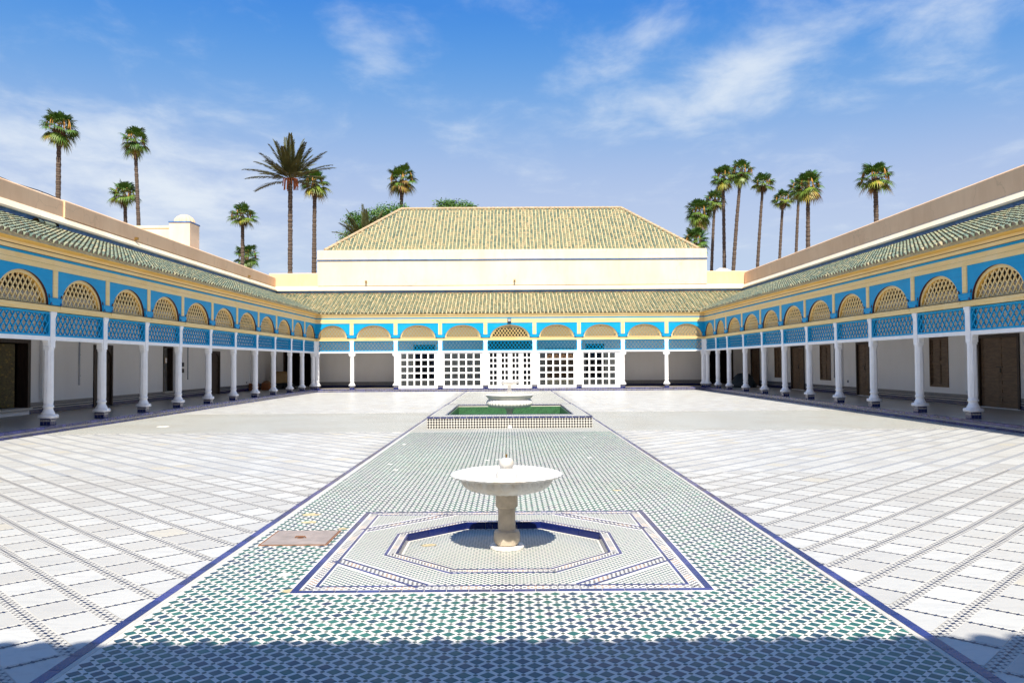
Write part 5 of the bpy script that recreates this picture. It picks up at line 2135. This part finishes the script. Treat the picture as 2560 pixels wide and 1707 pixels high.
for k, p in enumerate(PALMS):
    fan_palm(p[0], p[1], p[2], p[3], p[4], p[5], k, p[6], skirt=k not in (4, 16))


def date_crown(seed, nf, Lf, emin, emax):
    rn = random.Random(seed)
    mb = MB()
    for k in range(nf):
        f = (k + 0.5) / nf
        az_ = k * 2.39996 + rn.uniform(-.2, .2)
        el_ = R(emax + (emin - emax) * f ** 0.85 + rn.uniform(-6, 6))
        o = Vector((math.cos(az_), math.sin(az_), 0))
        L = Lf * rn.uniform(0.85, 1.1)
        n = 22
        pos, dr = Vector((0, 0, 0)), o * math.cos(el_) + Vector((0, 0, math.sin(el_)))
        side = Vector((-o.y, o.x, 0))
        pts = [pos.copy()]
        for i in range(n):
            dr = (dr + Vector((0, 0, -1)) * (0.016 + 0.030 * (i / n) ** 1.5)).normalized()
            pos = pos + dr * (L / n)
            pts.append(pos.copy())
        for i in range(n):
            w_ = 0.03 * (1 - i / n) + 0.008
            mb.quad(tuple(pts[i] - side * w_), tuple(pts[i] + side * w_), tuple(pts[i + 1] + side * w_), tuple(pts[i + 1] - side * w_))
            if i < 4:
                continue
            dd = (pts[i + 1] - pts[i]).normalized()
            upv = side.cross(dd)
            for q in range(3):
                p = pts[i] + (pts[i + 1] - pts[i]) * (q / 3)
                ll = 0.62 * math.sin(math.pi * min(1, 0.25 + 0.7 * i / n)) + 0.12
                for s in (-1, 1):
                    v = (side * s * 0.62 + dd * 0.85 + upv * rn.uniform(0.05, 0.35)).normalized()
                    tip = p + v * ll * rn.uniform(0.85, 1.1)
                    b1 = p + dd * 0.022
                    mid_ = p + v * ll * 0.5
                    wv_ = dd.cross(v).normalized().cross(v) * 0.034
                    mb.add([tuple(p), tuple(mid_ + wv_), tuple(tip), tuple(mid_ - wv_)], [(0, 1, 2, 3)])
    return mb.mesh('crown', 'date_frond')


def date_palm(lbl, cx_, cy_, bx_, by_, Y, scale, seed, trunk_r, fruit=True, emin=2, nf=40):
    X, Zc = at_px(cx_, cy_, Y)
    Xb, _ = at_px(bx_, by_, Y)
    base = Vector((Xb, Y, GROUND_Z))
    root = thing('date_palm', lbl, 'palm tree', base, 0, 'palm trees beyond the palace')
    t_ = Vector((X - Xb, 0, Zc - GROUND_Z))
    link('trunk', trunk_mesh([(0, 0, 0), t_ * 0.5, t_], trunk_r * 1.05, trunk_r * 0.9, seed), root)
    o = link('crown', date_crown(seed, nf, 4.0, emin, 88), root)
    o.matrix_basis = Matrix.Translation(t_) @ Matrix.Scale(scale, 4)
    if fruit:
        rn = random.Random(seed)
        mb = MB()
        for k in range(22):
            a = k * 2.4
            d = Vector((math.cos(a), math.sin(a), 0))
            r = rn.uniform(0.35, 0.75)
            p0, p1, p2 = d * 0.12 + Vector((0, 0, 0.15)), d * r + Vector((0, 0, 0.12)), d * r * 1.1 + Vector((0, 0, -rn.uniform(0.4, 0.9)))
            mb.tube([p0, p1, p2], [0.02, 0.045, 0.05], 5)
        fo = mb.build('fruit_cluster', 'date_fruit', root)
        fo.matrix_basis = Matrix.Translation(t_) @ Matrix.Scale(scale, 4)
    return root


date_palm('big date palm with feathery fronds and orange fruit left of the hall', 726, 452, 725, 680, 66, 0.92, 3, 0.20, True, 10, 46)
date_palm('small date palm in front of the broadleaf tree behind the hipped roof', 915, 612, 917, 660, 58, 0.72, 8, 0.16, False, -5, 30)


def leafy_tree(lbl, blobs, base, seed, n):
    """blobs: (centre, radii) of the crown's masses"""
    rn = random.Random(seed)
    root = thing('broadleaf_tree', lbl, 'tree', base, 0, 'broadleaf trees behind the hall')
    B = Vector(base)
    mb = MB()
    tr_ = MB()
    fork = Vector((0, 0, 5.5))
    tr_.tube([(0, 0, 0), (0.1, 0.05, 3), tuple(fork)], [0.45, 0.36, 0.30], 9)
    for c, r in blobs:
        c = Vector(c) - B
        tr_.tube([tuple(fork), tuple((fork + c) / 2 + Vector((0, 0, -0.6))), tuple(c)], [0.22, 0.15, 0.05], 7)
        for _ in range(int(n * r[0] * r[2])):
            # clump inside the mass
            while True:
                q = Vector((rn.uniform(-1, 1), rn.uniform(-1, 1), rn.uniform(-1, 1)))
                if 0.25 < q.length < 1:
                    break
            cc = c + Vector((q.x * r[0], q.y * r[1], q.z * r[2]))
            tone = rn.uniform(0.1, 0.9)
            for _k in range(16):
                p = cc + Vector((rn.gauss(0, 0.20), rn.gauss(0, 0.20), rn.gauss(0, 0.15)))
                u = Vector((rn.uniform(-1, 1), rn.uniform(-1, 1), rn.uniform(-0.6, 0.6))).normalized()
                v = u.cross(Vector((rn.uniform(-1, 1), rn.uniform(-1, 1), rn.uniform(-1, 1)))).normalized()
                s = rn.uniform(0.05, 0.095)
                mb.quad(tuple(p - u * s), tuple(p - v * s * 0.6), tuple(p + u * s), tuple(p + v * s * 0.6), 0, min(1, max(0, tone + rn.gauss(0, 0.15))))
    tr_.build('trunk', 'bark', root)
    mb.build('crown', 'leafage', root)


def blob(px_, py_, Y, rx, rz):
    x, z = at_px(px_, py_, Y)
    s = Y / FPX
    return ((x, Y, z), (rx * s, rx * s * 0.8, rz * s))


Yt = 68
bl = [blob(905, 560, Yt, 42, 32), blob(950, 545, Yt, 30, 34), blob(995, 540, Yt, 36, 30), blob(1020, 545, Yt, 18, 14), blob(868, 592, Yt, 22, 16), blob(940, 585, Yt, 50, 26), blob(885, 545, Yt, 16, 12)]
leafy_tree('dense round green tree behind the left slope of the hipped roof', bl, (at_px(940, 600, Yt)[0], Yt, GROUND_Z), 4, 130)
Yt = 74
bl = [blob(1105, 512, Yt, 20, 12), blob(1126, 512, Yt, 16, 12), blob(1158, 518, Yt, 26, 12), blob(1184, 522, Yt, 12, 8), blob(1140, 530, Yt, 46, 16)]
leafy_tree('treetop just showing above the left part of the roof ridge', bl, (at_px(1140, 540, Yt)[0], Yt, GROUND_Z), 9, 150)

# ------------------------------------------------------------------ repairs in the mosaic and the cable on the parapet
rnd = random.Random(21)
for k, (x, y, r, z) in enumerate(((-0.74, 7.26, 0.065, -0.0575), (-2.02, 8.05, 0.07, 0.0018), (-2.12, 8.45, 0.09, 0.0018), (-1.55, 5.62, 0.06, 0.0018), (1.35, 9.9, 0.05, 0.0018), (-1.62, 7.72, 0.05, 0.0018))):
    e = MB()
    e.poly([(x + r * rnd.uniform(0.55, 1.1) * 1.3 * math.cos(a * math.pi / 7), y + r * rnd.uniform(0.55, 1.1) * math.sin(a * math.pi / 7), z) for a in range(14)])
    e.build('mortar_patch', 'roof_mortar', walk)
dr = thing('floor_drain', 'round pale drain stone in the grey cross walk near the arched doorways', 'drain', (-9.0, 20.6, 0.0))
e = MB()
e.lathe([(0.16, -0.01), (0.16, 0.006), (0.13, 0.010), (0.05, 0.004)], 20)
e.build('stone', 'fountain_white', dr)
e = MB()
for a in range(4):
    e.box(-0.045 + a * 0.026, -0.035 + a * 0.026, -0.04, 0.04, 0.0045, 0.0062)
e.build('grate', 'iron', dr)
cb_ = thing('cable', 'thin black cable lying along the top of the tan parapet', 'cable', (XL - GD - 0.25, 20.0, 6.97))
e = MB()
e.tube([(0.02 * math.sin(i * 1.7), i * 0.55, 0.035 + 0.045 * abs(math.sin(i * 0.55))) for i in range(11)], 0.016, 6)
e.build('wire', 'iron', cb_)
e = MB()
for i in range(3):
    e.box(-0.02, 0.02, 1.0 + i * 1.8, 1.06 + i * 1.8, -0.002, 0.06)
e.build('clip', 'iron', cb_)
